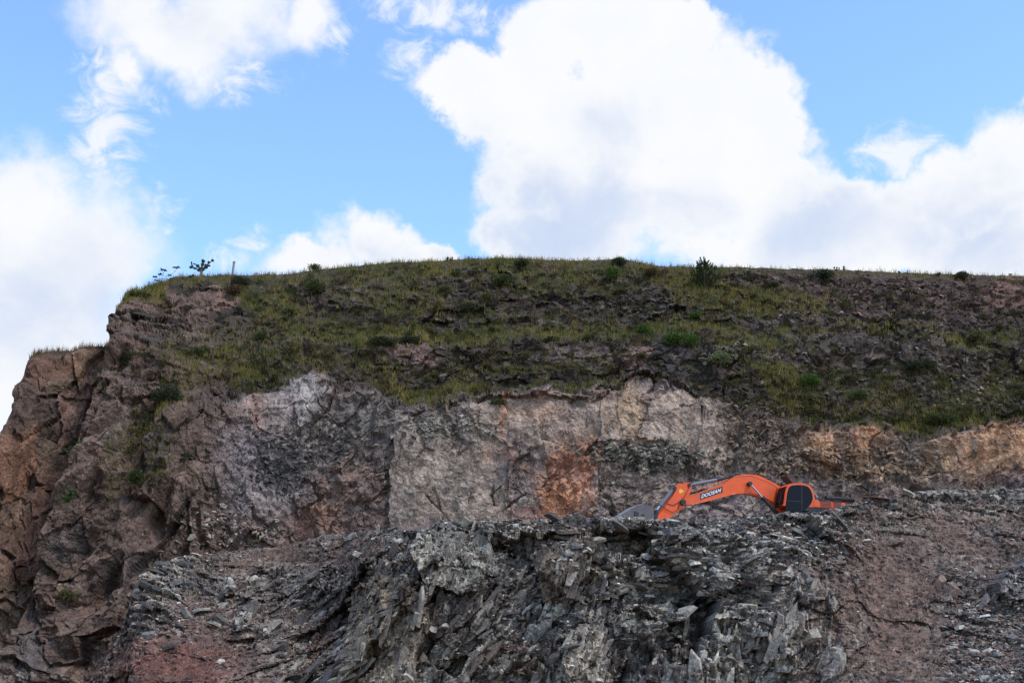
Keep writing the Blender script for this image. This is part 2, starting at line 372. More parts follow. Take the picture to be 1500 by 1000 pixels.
    for (cx, cy, rx, ry, an, col, k) in [
        (300, 690, 120, 130, 0, C(62, 54, 52), .6), (360, 700, 110, 60, 0, C(84, 78, 84), .8), (415, 680, 45, 35, 30, C(44, 42, 44), .85), (440, 605, 40, 45, 0, C(112, 108, 112), .8),
        (500, 640, 70, 60, 0, C(66, 60, 60), .8), (510, 730, 60, 55, 0, C(80, 64, 58), .6), (475, 750, 25, 14, 0, C(92, 66, 54), .6), (430, 765, 60, 25, 0, C(70, 48, 44), .7),
        (370, 600, 9, 36, -8, C(108, 78, 64), .7), (600, 600, 120, 28, 0, C(70, 64, 60), .8), (1110, 660, 75, 70, 30, C(76, 66, 58), .75), (960, 668, 80, 20, 8, C(60, 58, 55), .85),
        (735, 600, 5, 40, 2, C(140, 80, 50), .8), (780, 598, 40, 12, 0, C(130, 96, 76), .6), (835, 705, 40, 58, 18, C(142, 98, 76), .7), (815, 725, 30, 26, -40, C(150, 106, 80), .65), (790, 690, 30, 12, 30, C(128, 96, 80), .5), (850, 740, 20, 18, 0, C(128, 92, 74), .5), (862, 690, 14, 28, 25, C(112, 70, 54), .6), (775, 755, 30, 14, 0, C(140, 92, 70), .7),
        (720, 665, 24, 16, 0, C(138, 88, 66), .6), (860, 650, 60, 18, 25, C(112, 82, 66), .6), (700, 640, 50, 20, 30, C(90, 86, 78), .5), (930, 610, 18, 45, 0, C(124, 104, 88), .8),
        (950, 720, 70, 40, 0, C(98, 88, 84), .6), (1080, 740, 110, 40, 0, C(112, 102, 102), .7), (1130, 690, 60, 30, 0, C(98, 88, 84), .6),
        (1210, 650, 34, 44, 0, C(118, 97, 85), .8), (1275, 640, 34, 30, 0, C(118, 90, 76), .8), (1330, 680, 90, 40, 0, C(92, 78, 66), .7), (1430, 665, 70, 36, 0, C(116, 92, 78), .8), (1490, 640, 40, 26, 0, C(120, 84, 62), .8),
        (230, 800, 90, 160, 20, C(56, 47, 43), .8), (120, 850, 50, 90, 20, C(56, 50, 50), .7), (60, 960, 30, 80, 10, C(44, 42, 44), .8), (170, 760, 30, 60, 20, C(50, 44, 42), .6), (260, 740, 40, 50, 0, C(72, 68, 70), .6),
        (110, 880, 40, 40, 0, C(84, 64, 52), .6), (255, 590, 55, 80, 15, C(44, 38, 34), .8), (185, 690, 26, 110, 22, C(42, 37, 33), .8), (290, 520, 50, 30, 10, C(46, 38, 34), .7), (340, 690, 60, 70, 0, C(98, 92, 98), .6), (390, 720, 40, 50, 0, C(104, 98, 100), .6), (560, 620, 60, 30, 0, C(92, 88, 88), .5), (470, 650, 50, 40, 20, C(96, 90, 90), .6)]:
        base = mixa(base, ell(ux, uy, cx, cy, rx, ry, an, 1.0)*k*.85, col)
    pxx = (w2x*.5+wx*.5).ravel(); pyy = (w2y*.5+wy*.5).ravel()
    for poly, col, ro, of, gx, gy in [
        ([(575, 618), (640, 602), (738, 650), (742, 790), (575, 790)], C(120, 112, 109), .3, -.5, .004, 0),
        ([(345, 580), (395, 572), (430, 585), (425, 650), (348, 610)], C(110, 100, 102), .5, -.4, 0, 0),
        ([(430, 560), (455, 545), (468, 600), (440, 640)], C(116, 112, 116), .5, -.6, .01, 0),
        ([(686, 588), (740, 578), (900, 590), (935, 640), (830, 652), (705, 640)], C(124, 111, 105), .35, -.3, 0, 0),
        ([(958, 585), (1035, 568), (1072, 640), (1060, 690), (935, 640)], C(128, 116, 110), .3, -.5, .004, 0),
        ([(905, 562), (935, 555), (940, 640), (912, 650)], C(116, 102, 92), .6, -.4, 0, 0),
        ([(746, 700), (785, 690), (792, 770), (750, 775)], C(108, 102, 104), .5, -.2, 0, 0),
        ([(1390, 648), (1496, 630), (1510, 690), (1410, 692)], C(146, 117, 98), .4, -.7, 0, .01),
        ([(1400, 694), (1462, 682), (1440, 704), (1412, 716)], C(150, 124, 106), .3, -.9, 0, .02),
        ([(1362, 655), (1385, 650), (1400, 690), (1380, 695)], C(146, 122, 102), .5, -.3, 0, 0),
        ([(1192, 632), (1224, 625), (1232, 680), (1204, 692)], C(150, 120, 98), .6, -.4, 0, 0),
        ([(1252, 625), (1292, 625), (1272, 665), (1294, 695), (1258, 690)], C(146, 112, 90), .5, -.6, 0, 0),
        ([(1120, 605), (1148, 592), (1152, 650), (1124, 655)], C(102, 92, 94), .5, -.8, 0, 0),
        ([(1300, 677), (1320, 672), (1318, 690), (1302, 690)], C(140, 122, 112), .4, -.4, 0, 0),
        ([(935, 655), (952, 690), (940, 700)], C(130, 112, 100), .4, -.5, 0, 0)]:
        m = softpoly(pxx, pyy, poly, 5, 3); mo = softpoly(pxx, pyy, poly, .01, 3)
        cx = np.mean([a for a, b in poly]); cy = np.mean([b for a, b in poly])
        base = base*(1-.7*m[:, None])+(np.asarray(col)*.85+.30*(base-.12))*m[:, None]*.7
        rough = rough*(1-mo)+ro*mo; off += mo*(.3*of+gx*(fp-cx)+gy*(fy-cy))
    mot = fbm(pos0/.5, 610, 4, .75); base = base*(1+1.3*mot[:, None]); pl_ = sm(.12, .22, fbm(pos0*[1.2, 1.2, .7]/.7, 620, 5, .7)); base = mixa(base, pl_*.45, C(140, 134, 130)); base = mixa(base, sm(.10, .2, fbm(pos0/1.1+9, 630, 5, .7))*.5, C(58, 54, 53))
    # vegetated slope: soil, dark strata, bare rock
    soil = C(41, 34, 27)[None]*np.ones_like(base); soil = mixa(soil, (idl > .6)*.55, C(48, 41, 38)); soil = mixa(soil, (ids > .9)*.45, C(70, 60, 56)); soil = mixa(soil, (idt > .93)*.5, C(88, 79, 74))
    soil = mixa(soil, ell(ux, uy, 1300, 430, 200, 40, 0, 1)*.6, C(60, 46, 42)); soil = mixa(soil, ell(ux, uy, 1000, 535, 52, 36, 0, .3)*.9, C(46, 41, 41))
    soil = mixa(soil, ell(ux, uy, 850, 534, 75, 18, 0, .4)*.8, C(80, 70, 68)); soil = mixa(soil, ell(ux, uy, 590, 515, 50, 14, 5, .4)*.8, C(92, 74, 72)); soil = mixa(soil, ell(ux, uy, 318, 440, 30, 18, -20, .3)*.9, C(92, 74, 68))
    soil = mixa(soil, ell(ux, uy, 265, 448, 34, 12, -20, .3)*.8, C(84, 68, 64)); soil = mixa(soil, ell(ux, uy, 935, 530, 22, 20, 0, .3)*.7, C(96, 78, 74)); soil = mixa(soil, ell(ux, uy, 1410, 590, 40, 20, 0, .6)*.6, C(78, 66, 62))
    soil = mixa(soil, ell(ux, uy, 1480, 420, 30, 20, 0, .6)*.7, C(86, 64, 58))
    leftrock = C(70, 57, 52)*(.55+.25*ids[:, None]+.55*idm[:, None]+1.3*G2[:, None])  # G2 term paints lit planes lighter and gully streaks darker into the rock
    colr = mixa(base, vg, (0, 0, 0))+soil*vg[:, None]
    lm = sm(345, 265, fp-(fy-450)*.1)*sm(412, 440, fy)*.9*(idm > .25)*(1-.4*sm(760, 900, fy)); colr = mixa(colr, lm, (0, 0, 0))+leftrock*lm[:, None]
    # grass density -----------------------------------------------------------
    g = np.zeros(len(fp), np.float32)
    for (cx, cy, rx, ry, an, k) in [(700, 398, 330, 14, -1, .9), (400, 440, 95, 32, 35, 1), (480, 487, 90, 18, 12, 1), (700, 492, 330, 11, 0, 1.1), (560, 430, 90, 16, 0, .5), (640, 578, 95, 10, 2, 1.1), (840, 572, 90, 6, 0, .8), (810, 552, 90, 5, 0, .6),
        (1000, 420, 60, 30, 35, .9), (1120, 438, 100, 20, 5, 1), (1050, 500, 120, 14, 0, .8), (380, 520, 70, 45, 0, .6), (1160, 565, 80, 24, 30, .7), (1330, 600, 170, 34, 0, .4), (1380, 622, 120, 18, 0, .8), (1430, 490, 80, 12, 0, .7),
        (1300, 475, 60, 9, 0, .6), (850, 405, 130, 25, 0, .5), (300, 412, 60, 9, 5, .9), (215, 434, 32, 12, 0, 1.1), (620, 455, 120, 12, 0, .45), (790, 460, 120, 8, 0, .3), (290, 530, 50, 36, 20, .35), (245, 600, 26, 80, 12, .3), (190, 690, 18, 90, 20, .3), (1250, 560, 150, 20, 0, .25), (900, 484, 330, 8, 0, .5), (450, 540, 130, 20, 0, .35), (700, 540, 160, 20, 0, .2), (1480, 560, 60, 30, 0, .25), (250, 690, 20, 50, 10, .25)]:
        g = np.maximum(g, ell(ux, uy, cx, cy, rx, ry, an, 1.1)*k)
    g = np.maximum(g, sm(14, 3, fy-np.broadcast_to(top, (nr, nc)).ravel())*.9*(fp > 170)*(1-.7*sm(1060, 1120, fp)))
    patch = fbm(pos0/1.6, 90, 4, .6)
    gd = np.clip(g*(1+2.2*patch)-.05+.08*(patch > .1), 0, 1.0)*np.maximum(vg, (fp < 330)*.9)
    colr = mixa(colr, np.clip(gd, 0, 1)*.7, C(50, 49, 29))
    # displacement -------------------------------------------------------------
    vs = vg*.75
    disp = fb*1.7*(1-.5*vg)*(1-.3*(fp > 300))+fm*(.42+.15*lf)*rough*(1-.55*vs)+fs*.26*rough*(1-.3*vs)+ft*.17*rough+fbm(p*3, 7, 3)*.2*rough+fbm(pos0/2.5, 8, 5, .6)*1.3*(1-.35*vg)
    ldg = sm(-.05, .15, fbm(pos0/[7, 7, 1.6], 66, 3)); disp += vg*(fl*(.18+.5*ldg)*(1-np.clip(gd, 0, .95)))*(1-.65*sm(1050, 1130, fp))
    ck = sm(.0, .2, fbm(pos0/1.8, 9, 3)); disp -= ck*(np.where(eb < .03, .3, 0)+np.where(em < .035, .2, 0)+np.where(es < .05, .10*rough, 0))
    fade = sm(0, .04, 1-np.broadcast_to(t, (nr, nc)).ravel())*.85+.15
    pos = pos0.copy(); pos[:, 1] -= (disp*fade)-off*1.0
    pos[:, 0] += fm*.25*fade; pos[:, 2] += (fs*.22+fm*.15)*fade
    pos = pos.reshape(nr, nc, 3); colr = colr.reshape(nr, nc, 3)
    # the plateau running back from the edge
    back = []
    for k in range(1, nb+1):
        d = (k/nb)**2*60; b_ = pos[-1].copy(); b_[:, 1] += d; b_[:, 2] -= d*.12*np.where(xs < 240, .6, 1); b_[:, 2] += fbm(b_/6, 3, 3)*.5-.04*k; back.append(b_)
    allp = np.concatenate([pos, np.array(back)]); allc = np.concatenate([colr, np.broadcast_to(C(66, 62, 36), (nb, nc, 3))])
    o = npmesh('quarry_cliff', allp.reshape(-1, 3), 4, grid_idx(nr+nb, nc), M_cliff, allc.reshape(-1, 3)); tag(o, kind='structure')
    GRASS.append((pos.reshape(-1, 3), gd, fp, fy, top, nc, nr))
    return xs, py, pos
XB, YB, PB = sheetB()
def atB(px, py):
    c = int(np.clip(np.searchsorted(XB, px), 0, len(XB)-1)); r = int(np.argmin(abs(YB[:, c]-py))); return PB[r, c].copy()

# ---- far left spur ---------------------------------------------------------
def sheetC():
    xs = np.concatenate([np.arange(-110, 60, .7), np.arange(60, 320, 1.35)]); nc = len(xs); nr = 300; nb = 10
    q1 = np.stack([xs/12, xs*0, xs*0+3], -1); rag = fbm(q1, 15, 5, .6)*4
    top = ip(xs, [(-110, 830), (-60, 740), (0, 640), (12, 615), (22, 590), (30, 560), (42, 530), (52, 518), (80, 515), (110, 513), (122, 509), (140, 507), (320, 505)])+rag*np.where(xs < 48, 3, .5)
    bot = xs*0+1130; t = np.linspace(0, 1, nr)[:, None]; px = np.broadcast_to(xs, (nr, nc)).copy(); py = bot+(top-bot)*t
    w2x, w2y = warp(px, py, 9, 30, 170)
    D = 90+ip(py, [(500, 5), (600, 2), (800, 0), (1130, -8)])+(px-150)*.05
    pos0 = P(px, py, D).reshape(-1, 3)
    p = pos0+np.stack([fbm(pos0/3.0, s, 4, .55) for s in (1, 2, 3)], -1)*.8
    R1 = rotm('Y', 30); al = math.radians(60)
    U = p[:, 0]*math.cos(al)+p[:, 2]*math.sin(al); Vv = -p[:, 0]*math.sin(al)+p[:, 2]*math.cos(al)
    G1 = np.abs(fbm(np.stack([U/9, Vv/2.4, p[:, 1]/4], -1), 850, 3, .5))*-5+1; G2 = fbm(np.stack([U/5, Vv/.7, p[:, 1]/2], -1), 855, 4, .6)
    fb, idb, eb = facet(p, (4.5, 6, 13), 110, R1); fm, idm, em = facet(p, (1.6, 2.2, 5.5), 120, R1); fs, ids, es = facet(p, (.8, .9, 1.5), 130, R1, 1.2); ft, idt, et = facet(p, (.4, .4, .6), 150, R1, 1.2)
    fx, fy = px.ravel(), py.ravel()
    pal = np.array([C(72, 60, 55), C(60, 50, 47), C(86, 72, 65), C(49, 42, 39), C(72, 60, 52), C(48, 42, 40), C(66, 56, 52), C(80, 66, 59)])
    col = pal[(idb*7.99).astype(int)]*.4+pal[(idm*7.99).astype(int)]*.35+pal[(ids*7.99).astype(int)]*.25
    u, v = w2x.ravel(), w2y.ravel(); col = col*(1.05+.5*fbm(pos0/.8, 611, 4, .75)[:, None]+1.0*G2[:, None])  # G2 puts the contrast of lit planes and dark gullies into the colour
    for (cx, cy, rx, ry, an, c_, k) in [(45, 590, 30, 60, 15, C(72, 56, 50), .7), (25, 690, 40, 30, -20, C(98, 74, 62), .8), (0, 650, 30, 30, 0, C(104, 80, 68), .6), (125, 640, 30, 60, 20, C(104, 84, 80), .7), (70, 800, 60, 80, 10, C(90, 68, 60), .6), (20, 900, 20, 40, 0, C(112, 94, 82), .7), (75, 540, 40, 22, 0, C(84, 58, 48), .7)]:
        col = mixa(col, ell(u, v, cx, cy, rx, ry, an, .9)*k*.8, c_*.9)
    off = np.zeros(len(fx), np.float32); rough = np.ones(len(fx), np.float32)
    for poly, c_, ro, of in [([(112, 522), (124, 512), (162, 510), (140, 560), (112, 572)], C(112, 90, 76), .35, -.6), ([(100, 575), (135, 562), (120, 640), (85, 670)], C(110, 88, 84), .4, -.5), ([(120, 620), (165, 600), (160, 690), (110, 740)], C(104, 80, 74), .4, -.6), ([(0, 655), (60, 620), (50, 700), (0, 740)], C(108, 80, 68), .5, -.3), ([(30, 790), (70, 760), (80, 830), (40, 860)], C(100, 76, 68), .4, -.5), ([(60, 700), (100, 680), (90, 750), (60, 760)], C(104, 78, 70), .4, -.4)]:
        m = inpoly(u, v, poly).astype(np.float32); col = mixa(col, m*.7, c_*.8); rough = rough*(1-m)+ro*m; off += m*of
    disp = fb*1.8+G1*1.1+G2*.8+fm*.4*rough+fs*.18*rough+ft*.10*rough+fbm(p*3, 7, 3)*.15+fbm(pos0/2.5, 8, 4)*1.0-sm(.0, .2, fbm(pos0/1.8, 9, 3))*(np.where(em < .04, .25, 0)+np.where(eb < .03, .4, 0))
    fade = sm(0, .03, 1-np.broadcast_to(t, (nr, nc)).ravel())*.85+.15
    sod = (1-sm(3, 9, fy-np.broadcast_to(top, (nr, nc)).ravel()+fbm(pos0, 4, 3)*10))*(fx > 45)
    col = mixa(col, sod*.8, C(46, 38, 30))
    pos = pos0.copy(); pos[:, 1] -= disp*fade-off; pos[:, 0] += fm*.3*fade; pos[:, 2] += fs*.2*fade
    pos = pos.reshape(nr, nc, 3); back = []
    for k in range(1, nb+1):
        b_ = pos[-1].copy(); b_[:, 1] += (k/nb)**2*40; b_[:, 2] -= (k/nb)**2*6; back.append(b_)
    allp = np.concatenate([pos, np.array(back)]); allc = np.concatenate([col.reshape(nr, nc, 3), np.broadcast_to(C(60, 56, 34), (nb, nc, 3))])
    tag(npmesh('quarry_cliff_spur', allp.reshape(-1, 3), 4, grid_idx(nr+nb, nc), M_cliff, allc.reshape(-1, 3)), kind='structure')
    g = (sm(8, 1, fy-np.broadcast_to(top, (nr, nc)).ravel())*(fx > 48)*1.0)
    GRASS.append((pos.reshape(-1, 3), g, fx, fy, top, nc, nr))
    return xs, py, pos
XC, YC, PC = sheetC()

# ---- front bench of broken slate -------------------------------------------
RIM = [(100, 1040), (130, 1000), (150, 975), (175, 930), (196, 862), (215, 836), (260, 816), (340, 808), (400, 801), (470, 786), (520, 780), (560, 776), (620, 774), (645, 766), (700, 763), (760, 761),
       (820, 758), (900, 761), (960, 759), (1040, 763), (1100, 759), (1150, 750), (1190, 750), (1215, 746), (1240, 740), (1262, 733), (1300, 728), (1340, 719), (1400, 717), (1500, 715), (1600, 712)]
BENCH_Z = float(P(1185, 707, 80)[2])-3.1
def sheetA():
    xs = np.concatenate([np.arange(100, 220, .6), np.arange(220, 1600, 1.15)]); nc = len(xs); nr = 340; nb = 16
    q1 = np.stack([xs/11, xs*0, xs*0+3], -1); rag = fbm(q1, 25, 5, .65)*6+np.floor(fbm(q1*1.7, 26, 3)*9)*.5
    top = ip(xs, RIM)+rag*np.where((xs > 560), .8, 1.3)
    bot = xs*0+1130; t = np.linspace(0, 1, nr)[:, None]; px = np.broadcast_to(xs, (nr, nc)).copy(); py = bot+(top-bot)*t
    wx, wy = warp(px, py, 20, 80, 240); w2x, w2y = warp(px, py, 6, 18, 270); wx += w2x-px; wy += w2y-py
    cols = [100, 200, 300, 420, 500, 545, 620, 1150, 1240, 1400, 1600]
    Dr = np.interp(xs, cols, [72, 76, 82, 83, 82, 76, 71, 71, 73, 77, 79]); Db = np.interp(xs, cols, [64, 62, 60, 60, 61, 61, 61, 60, 57, 54, 52])
    sc = np.interp(t, [0, .3, .55, .85, 1], [0, .2, .32, .6, 1]); sl = t**1.15
    mid = np.interp(xs, [450, 560, 1150, 1290], [0, 1, 1, 0])
    D = Db+(Dr-Db)*(sc*mid+sl*(1-mid))
    pos0 = P(px, py, D).reshape(-1, 3)
    p = pos0+np.stack([fbm(pos0/2.2, s, 4, .6) for s in (1, 2, 3)], -1)*.65
    fx, fy = px.ravel(), py.ravel(); ux, uy = wx.ravel(), wy.ravel(); sx, sy = w2x.ravel(), w2y.ravel()
    # foliation: steep slabs low down, flat-lying plates near the rim
    Rs = rotm('Y', 30)@rotm('X', 15); Rf = rotm('Y', 8)
    big, idb, eb = facet(p, (3.0, 3.5, 7.5), 210, Rs, 1.3)
    a1, ia1, ea1 = facet(p, (1.5, 1.7, 4.0), 220, Rs, 1.2); a2, ia2, ea2 = facet(p, (.45, .7, 1.7), 230, rotm('Y', 38), 1.2)
    b1, ib1, eb1 = facet(p, (2.4, 1.8, .75), 320, Rf, 1.2); b2, ib2, eb2 = facet(p, (.85, .6, .27), 330, rotm('Y', 14), 1.3)
    c1, ic1, ec1 = facet(p, (.26, .26, .16), 340, None, 1.3)
    flatm = fbm(pos0/4.5, 77, 3)*3.4+.12+1.1*sm(850, 780, fy)+.35*sm(900, 1000, fx)-.9*sm(560, 640, sx)*sm(720, 640, sx)+.8*sm(330, 280, fx)
    flatm = flatm+1.2*sm(345, 310, fx); flatm = np.clip(flatm, 0, 1); flatm = flatm*flatm*(3-2*flatm)
    cps = [(650, 820, 68), (830, 830, 74), (750, 870, 48), (870, 960, 66), (590, 930, 84), (460, 870, 22), (480, 960, 30), (700, 950, 40), (1000, 800, 4), (960, 880, 20), (1100, 850, 6), (1150, 950, 70), (1040, 960, 84), (260, 880, -12), (355, 900, 70), (1440, 870, 30), (1210, 900, 75), (1300, 850, 0)]
    classes = [-12, 8, 28, 50, 70, 86]; W = np.zeros((len(classes), len(fx)), np.float32)
    for cx, cy, an in cps:
        w_ = np.exp(-(((ux-cx)/62)**2+((uy-cy)/48)**2)); k = int(np.argmin([abs(an-c) for c in classes])); W[k] += w_
    W = (W+1e-4)**2; W /= W.sum(0); stk = np.zeros(len(fx), np.float32)
    for k, an in enumerate(classes):
        a = math.radians(an); U = p[:, 0]*math.cos(a)+p[:, 2]*math.sin(a); Vv = -p[:, 0]*math.sin(a)+p[:, 2]*math.cos(a)
        stk += W[k]*fbm(np.stack([U/1.3, Vv/.16, p[:, 1]/.8], -1), 700+k, 4, .65)
    # dirt mask
    dirt = np.zeros(len(fx), np.float32)
    for (cx, cy, rx, ry, an, k) in [(1310, 900, 95, 170, -8, 1), (1400, 790, 150, 60, 5, .95), (1260, 800, 90, 22, -5, .75), (1440, 900, 110, 90, 20, .6), (265, 975, 140, 65, 0, .98), (310, 905, 70, 50, -20, .75), (345, 880, 30, 50, 20, .6), (400, 815, 100, 22, -8, 1), (520, 805, 60, 22, 0, .7), (300, 800, 60, 16, 0, .7), (500, 950, 70, 60, 20, .35), (1330, 1000, 130, 70, 0, .9), (1170, 780, 90, 10, 0, .5), (320, 930, 60, 30, 0, .6), (1210, 830, 60, 30, 0, .6)]:
        dirt = np.maximum(dirt, ell(ux, uy, cx, cy, rx, ry, an, 1.6)*k)
    dirt = np.clip(dirt+(fbm(pos0/1.5, 78, 5, .7)*1.5)*(dirt > .05)*(dirt < .98), 0, 1)
    idp = np.where(flatm > .5, ib1, ia1); idq = np.where(flatm > .5, ib2, ia2)
    pal = np.array([C(76, 73, 74), C(60, 57, 58), C(98, 95, 94), C(66, 61, 60), C(86, 78, 74), C(52, 50, 52), C(116, 112, 110), C(80, 76, 78)])
    col = pal[(idp*7.99).astype(int)]*.45+pal[(idq*7.99).astype(int)]*.35+pal[(ic1*7.99).astype(int)]*.2
    col = mixa(col, (idq > .93)*.6, C(140, 138, 136)); col = mixa(col, ((idp > .62) & (idp < .68))*.5, C(84, 68, 60))
    for (cx, cy, rx, ry, an, c_, k) in [(590, 930, 70, 80, 0, C(82, 74, 68), .8), (480, 900, 90, 80, 20, C(70, 56, 52), .6), (700, 940, 60, 70, 30, C(66, 58, 54), .5), (1010, 850, 60, 40, 0, C(84, 80, 78), .4), (1100, 790, 110, 16, 0, C(92, 90, 88), .5), (240, 930, 50, 20, -30, C(90, 86, 86), .4), (1160, 950, 60, 60, 0, C(82, 76, 74), .4), (1210, 900, 50, 40, 0, C(78, 66, 62), .5), (960, 960, 60, 40, 0, C(80, 74, 72), .4), (450, 870, 70, 40, 0, C(56, 54, 55), .6)]:
        col = mixa(col, ell(ux, uy, cx, cy, rx, ry, an, 1)*k, c_)
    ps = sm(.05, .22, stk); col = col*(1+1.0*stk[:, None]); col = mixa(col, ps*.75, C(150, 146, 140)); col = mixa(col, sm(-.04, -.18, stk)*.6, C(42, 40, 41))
    blot = sm(.02, .2, fbm(pos0/1.6, 640, 5, .65)); col = col*(1+.35*blot[:, None])
    off = np.zeros(len(fx), np.float32); rough = np.ones(len(fx), np.float32)
    for poly, c_, ro, of, gx, gy, k in [
        ([(600, 812), (622, 782), (665, 772), (722, 785), (716, 830), (700, 872), (655, 866), (628, 858)], C(112, 108, 103), .3, -1.3, .010, .006, .75),
        ([(516, 862), (560, 850), (600, 850), (632, 905), (610, 960), (615, 1010), (505, 1010)], C(98, 89, 80), .3, -1.2, .006, 0, .9),
        ([(786, 775), (815, 762), (852, 766), (872, 800), (858, 850), (825, 880), (800, 882), (783, 825)], C(80, 71, 64), .25, -1.6, -.012, .004, .9),
        ([(812, 940), (845, 918), (880, 910), (888, 950), (878, 1010), (806, 1010)], C(116, 110, 104), .3, -1.3, .01, 0, .8),
        ([(1438, 858), (1470, 838), (1505, 812), (1505, 862), (1470, 886), (1446, 872)], C(80, 76, 80), .3, -1.2, .01, .015, .85),
        ([(592, 866), (606, 855), (630, 856), (636, 880), (618, 905), (596, 890)], C(86, 76, 70), .4, -1.0, 0, .01, .7),
        ([(1128, 915), (1160, 902), (1168, 925), (1150, 960), (1160, 985), (1130, 985), (1120, 950)], C(112, 106, 102), .6, -.7, 0, 0, .7),
        ([(1206, 950), (1236, 938), (1228, 985), (1205, 1005)], C(96, 90, 90), .4, -.5, 0, 0, .7),
        ([(700, 845), (758, 850), (720, 905), (660, 950), (640, 930)], C(64, 56, 52), .5, -.5, 0, 0, .6),
        ([(346, 876), (372, 868), (380, 884), (360, 925), (344, 925)], C(104, 100, 98), .5, -.6, 0, 0, .6),
        ([(455, 858), (480, 845), (540, 842), (560, 855), (500, 868)], C(60, 57, 58), .6, -.6, 0, 0, .5),
        ([(985, 945), (1010, 930), (1020, 1000), (990, 1005)], C(92, 86, 84), .5, -.6, 0, 0, .6),
        ([(1055, 965), (1085, 958), (1085, 1005), (1058, 1005)], C(100, 92, 90), .5, -.5, 0, 0, .6),
        ([(890, 905), (930, 898), (935, 925), (900, 930)], C(104, 102, 100), .5, -.6, 0, .01, .6),
        ([(1210, 868), (1222, 865), (1222, 905), (1212, 930)], C(100, 92, 88), .4, -.6, 0, 0, .7)]:
        m = inpoly(sx, sy, poly).astype(np.float32); mc_ = softpoly(sx, sy, poly, 3, 5); cx = np.mean([a for a, b in poly]); cy = np.mean([b for a, b in poly])
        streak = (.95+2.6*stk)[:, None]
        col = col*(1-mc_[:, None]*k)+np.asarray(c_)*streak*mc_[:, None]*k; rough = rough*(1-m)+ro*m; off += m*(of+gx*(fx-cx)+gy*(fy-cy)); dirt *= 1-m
    dcol = C(77, 65, 61)*(.78+.5*fbm(pos0/2.5, 79, 5, .65)[:, None]+.12); redd = ell(ux, uy, 250, 985, 120, 60, 0, 1)
    dcol = dcol*(1-redd[:, None])+C(74, 52, 48)*redd[:, None]*(.8+.5*fbm(pos0/1.5, 80, 4)[:, None]+.15)
    dcol = dcol*[1.05, .98, .94]; grav = .8*ell(ux, uy, 1460, 970, 90, 100, 0, 1.4)+ell(ux, uy, 1260, 770, 90, 16, 0, 1)*.8+.3*sm(.05, .2, fbm(pos0/2.0, 83, 4, .6))
    dcol = dcol*(1-.5*np.clip(grav, 0, 1)[:, None])+C(78, 74, 72)*.5*np.clip(grav, 0, 1)[:, None]
    dcol = dcol*(.75+.5*ic1[:, None])*(1+.7*fbm(pos0/.45, 650, 3, .7)[:, None])*(1+.6*fbm(pos0/4, 651, 3)[:, None])
    col = col*(1-dirt[:, None])+dcol*dirt[:, None]
    dsl = 1-dirt
    disp = big*3.0*(1-.85*dirt)*(.35+.65*mid[np.newaxis].repeat(nr, 0).ravel()) + dsl*rough*((1-flatm)*(a1*1.2+a2*.36)+flatm*(b1*1.0+b2*.42)) + c1*(.09*dsl*rough+.06*dirt)+stk*.38*dsl
    disp += (1-rough)*(a2*.10+a1*.12)
    disp += fbm(pos0/3, 81, 5, .5)*1.5*dirt+fbm(p*2.5, 82, 3)*.25*dsl
    disp += dsl*np.where((ea1 < .05) & (flatm < .5), -.3, 0)+dsl*np.where((eb1 < .05) & (flatm > .5), -.25, 0)
    tt = np.broadcast_to(t, (nr, nc)).ravel(); fade = sm(0, .03, 1-tt)*.8+.2
    pos = pos0.copy(); pos[:, 1] -= disp*fade-off; pos[:, 2] += (b2*.25*flatm*dsl+c1*.1)*fade; pos[:, 0] += (a1*.3*(1-flatm)*dsl)*fade
    pos = pos.reshape(nr, nc, 3); back = []
    for k in range(1, nb+1):
        s = (k/nb); b_ = pos[-1].copy(); d = s**1.5*(94-b_[:, 1]); b_[:, 1] += d
        zt = np.where(xs > 560, BENCH_Z, np.minimum(pos[-1][:, 2]-.3, BENCH_Z)); w = sm(0, .35, np.array([s]))
        b_[:, 2] = b_[:, 2]*(1-w)+zt*w-.25*math.sin(min(s*3, 1)*math.pi)+fbm(b_/2, 3, 3)*.3*(1-w); back.append(b_)
    allp = np.concatenate([pos, np.array(back)]); allc = np.concatenate([col.reshape(nr, nc, 3), np.broadcast_to(C(84, 68, 64), (nb, nc, 3))])
    tag(npmesh('quarry_bench', allp.reshape(-1, 3), 4, grid_idx(nr+nb, nc), M_slate, allc.reshape(-1, 3)), kind='structure')
    return xs, py, pos, dirt.reshape(nr, nc), top, col.reshape(nr, nc, 3)
XA, YA, PA, DIRT, TOPA, COLA = sheetA()
def atA(px, py):
    c = int(np.clip(np.searchsorted(XA, px), 0, len(XA)-1)); r = int(np.argmin(abs(YA[:, c]-py))); return PA[r, c].copy()

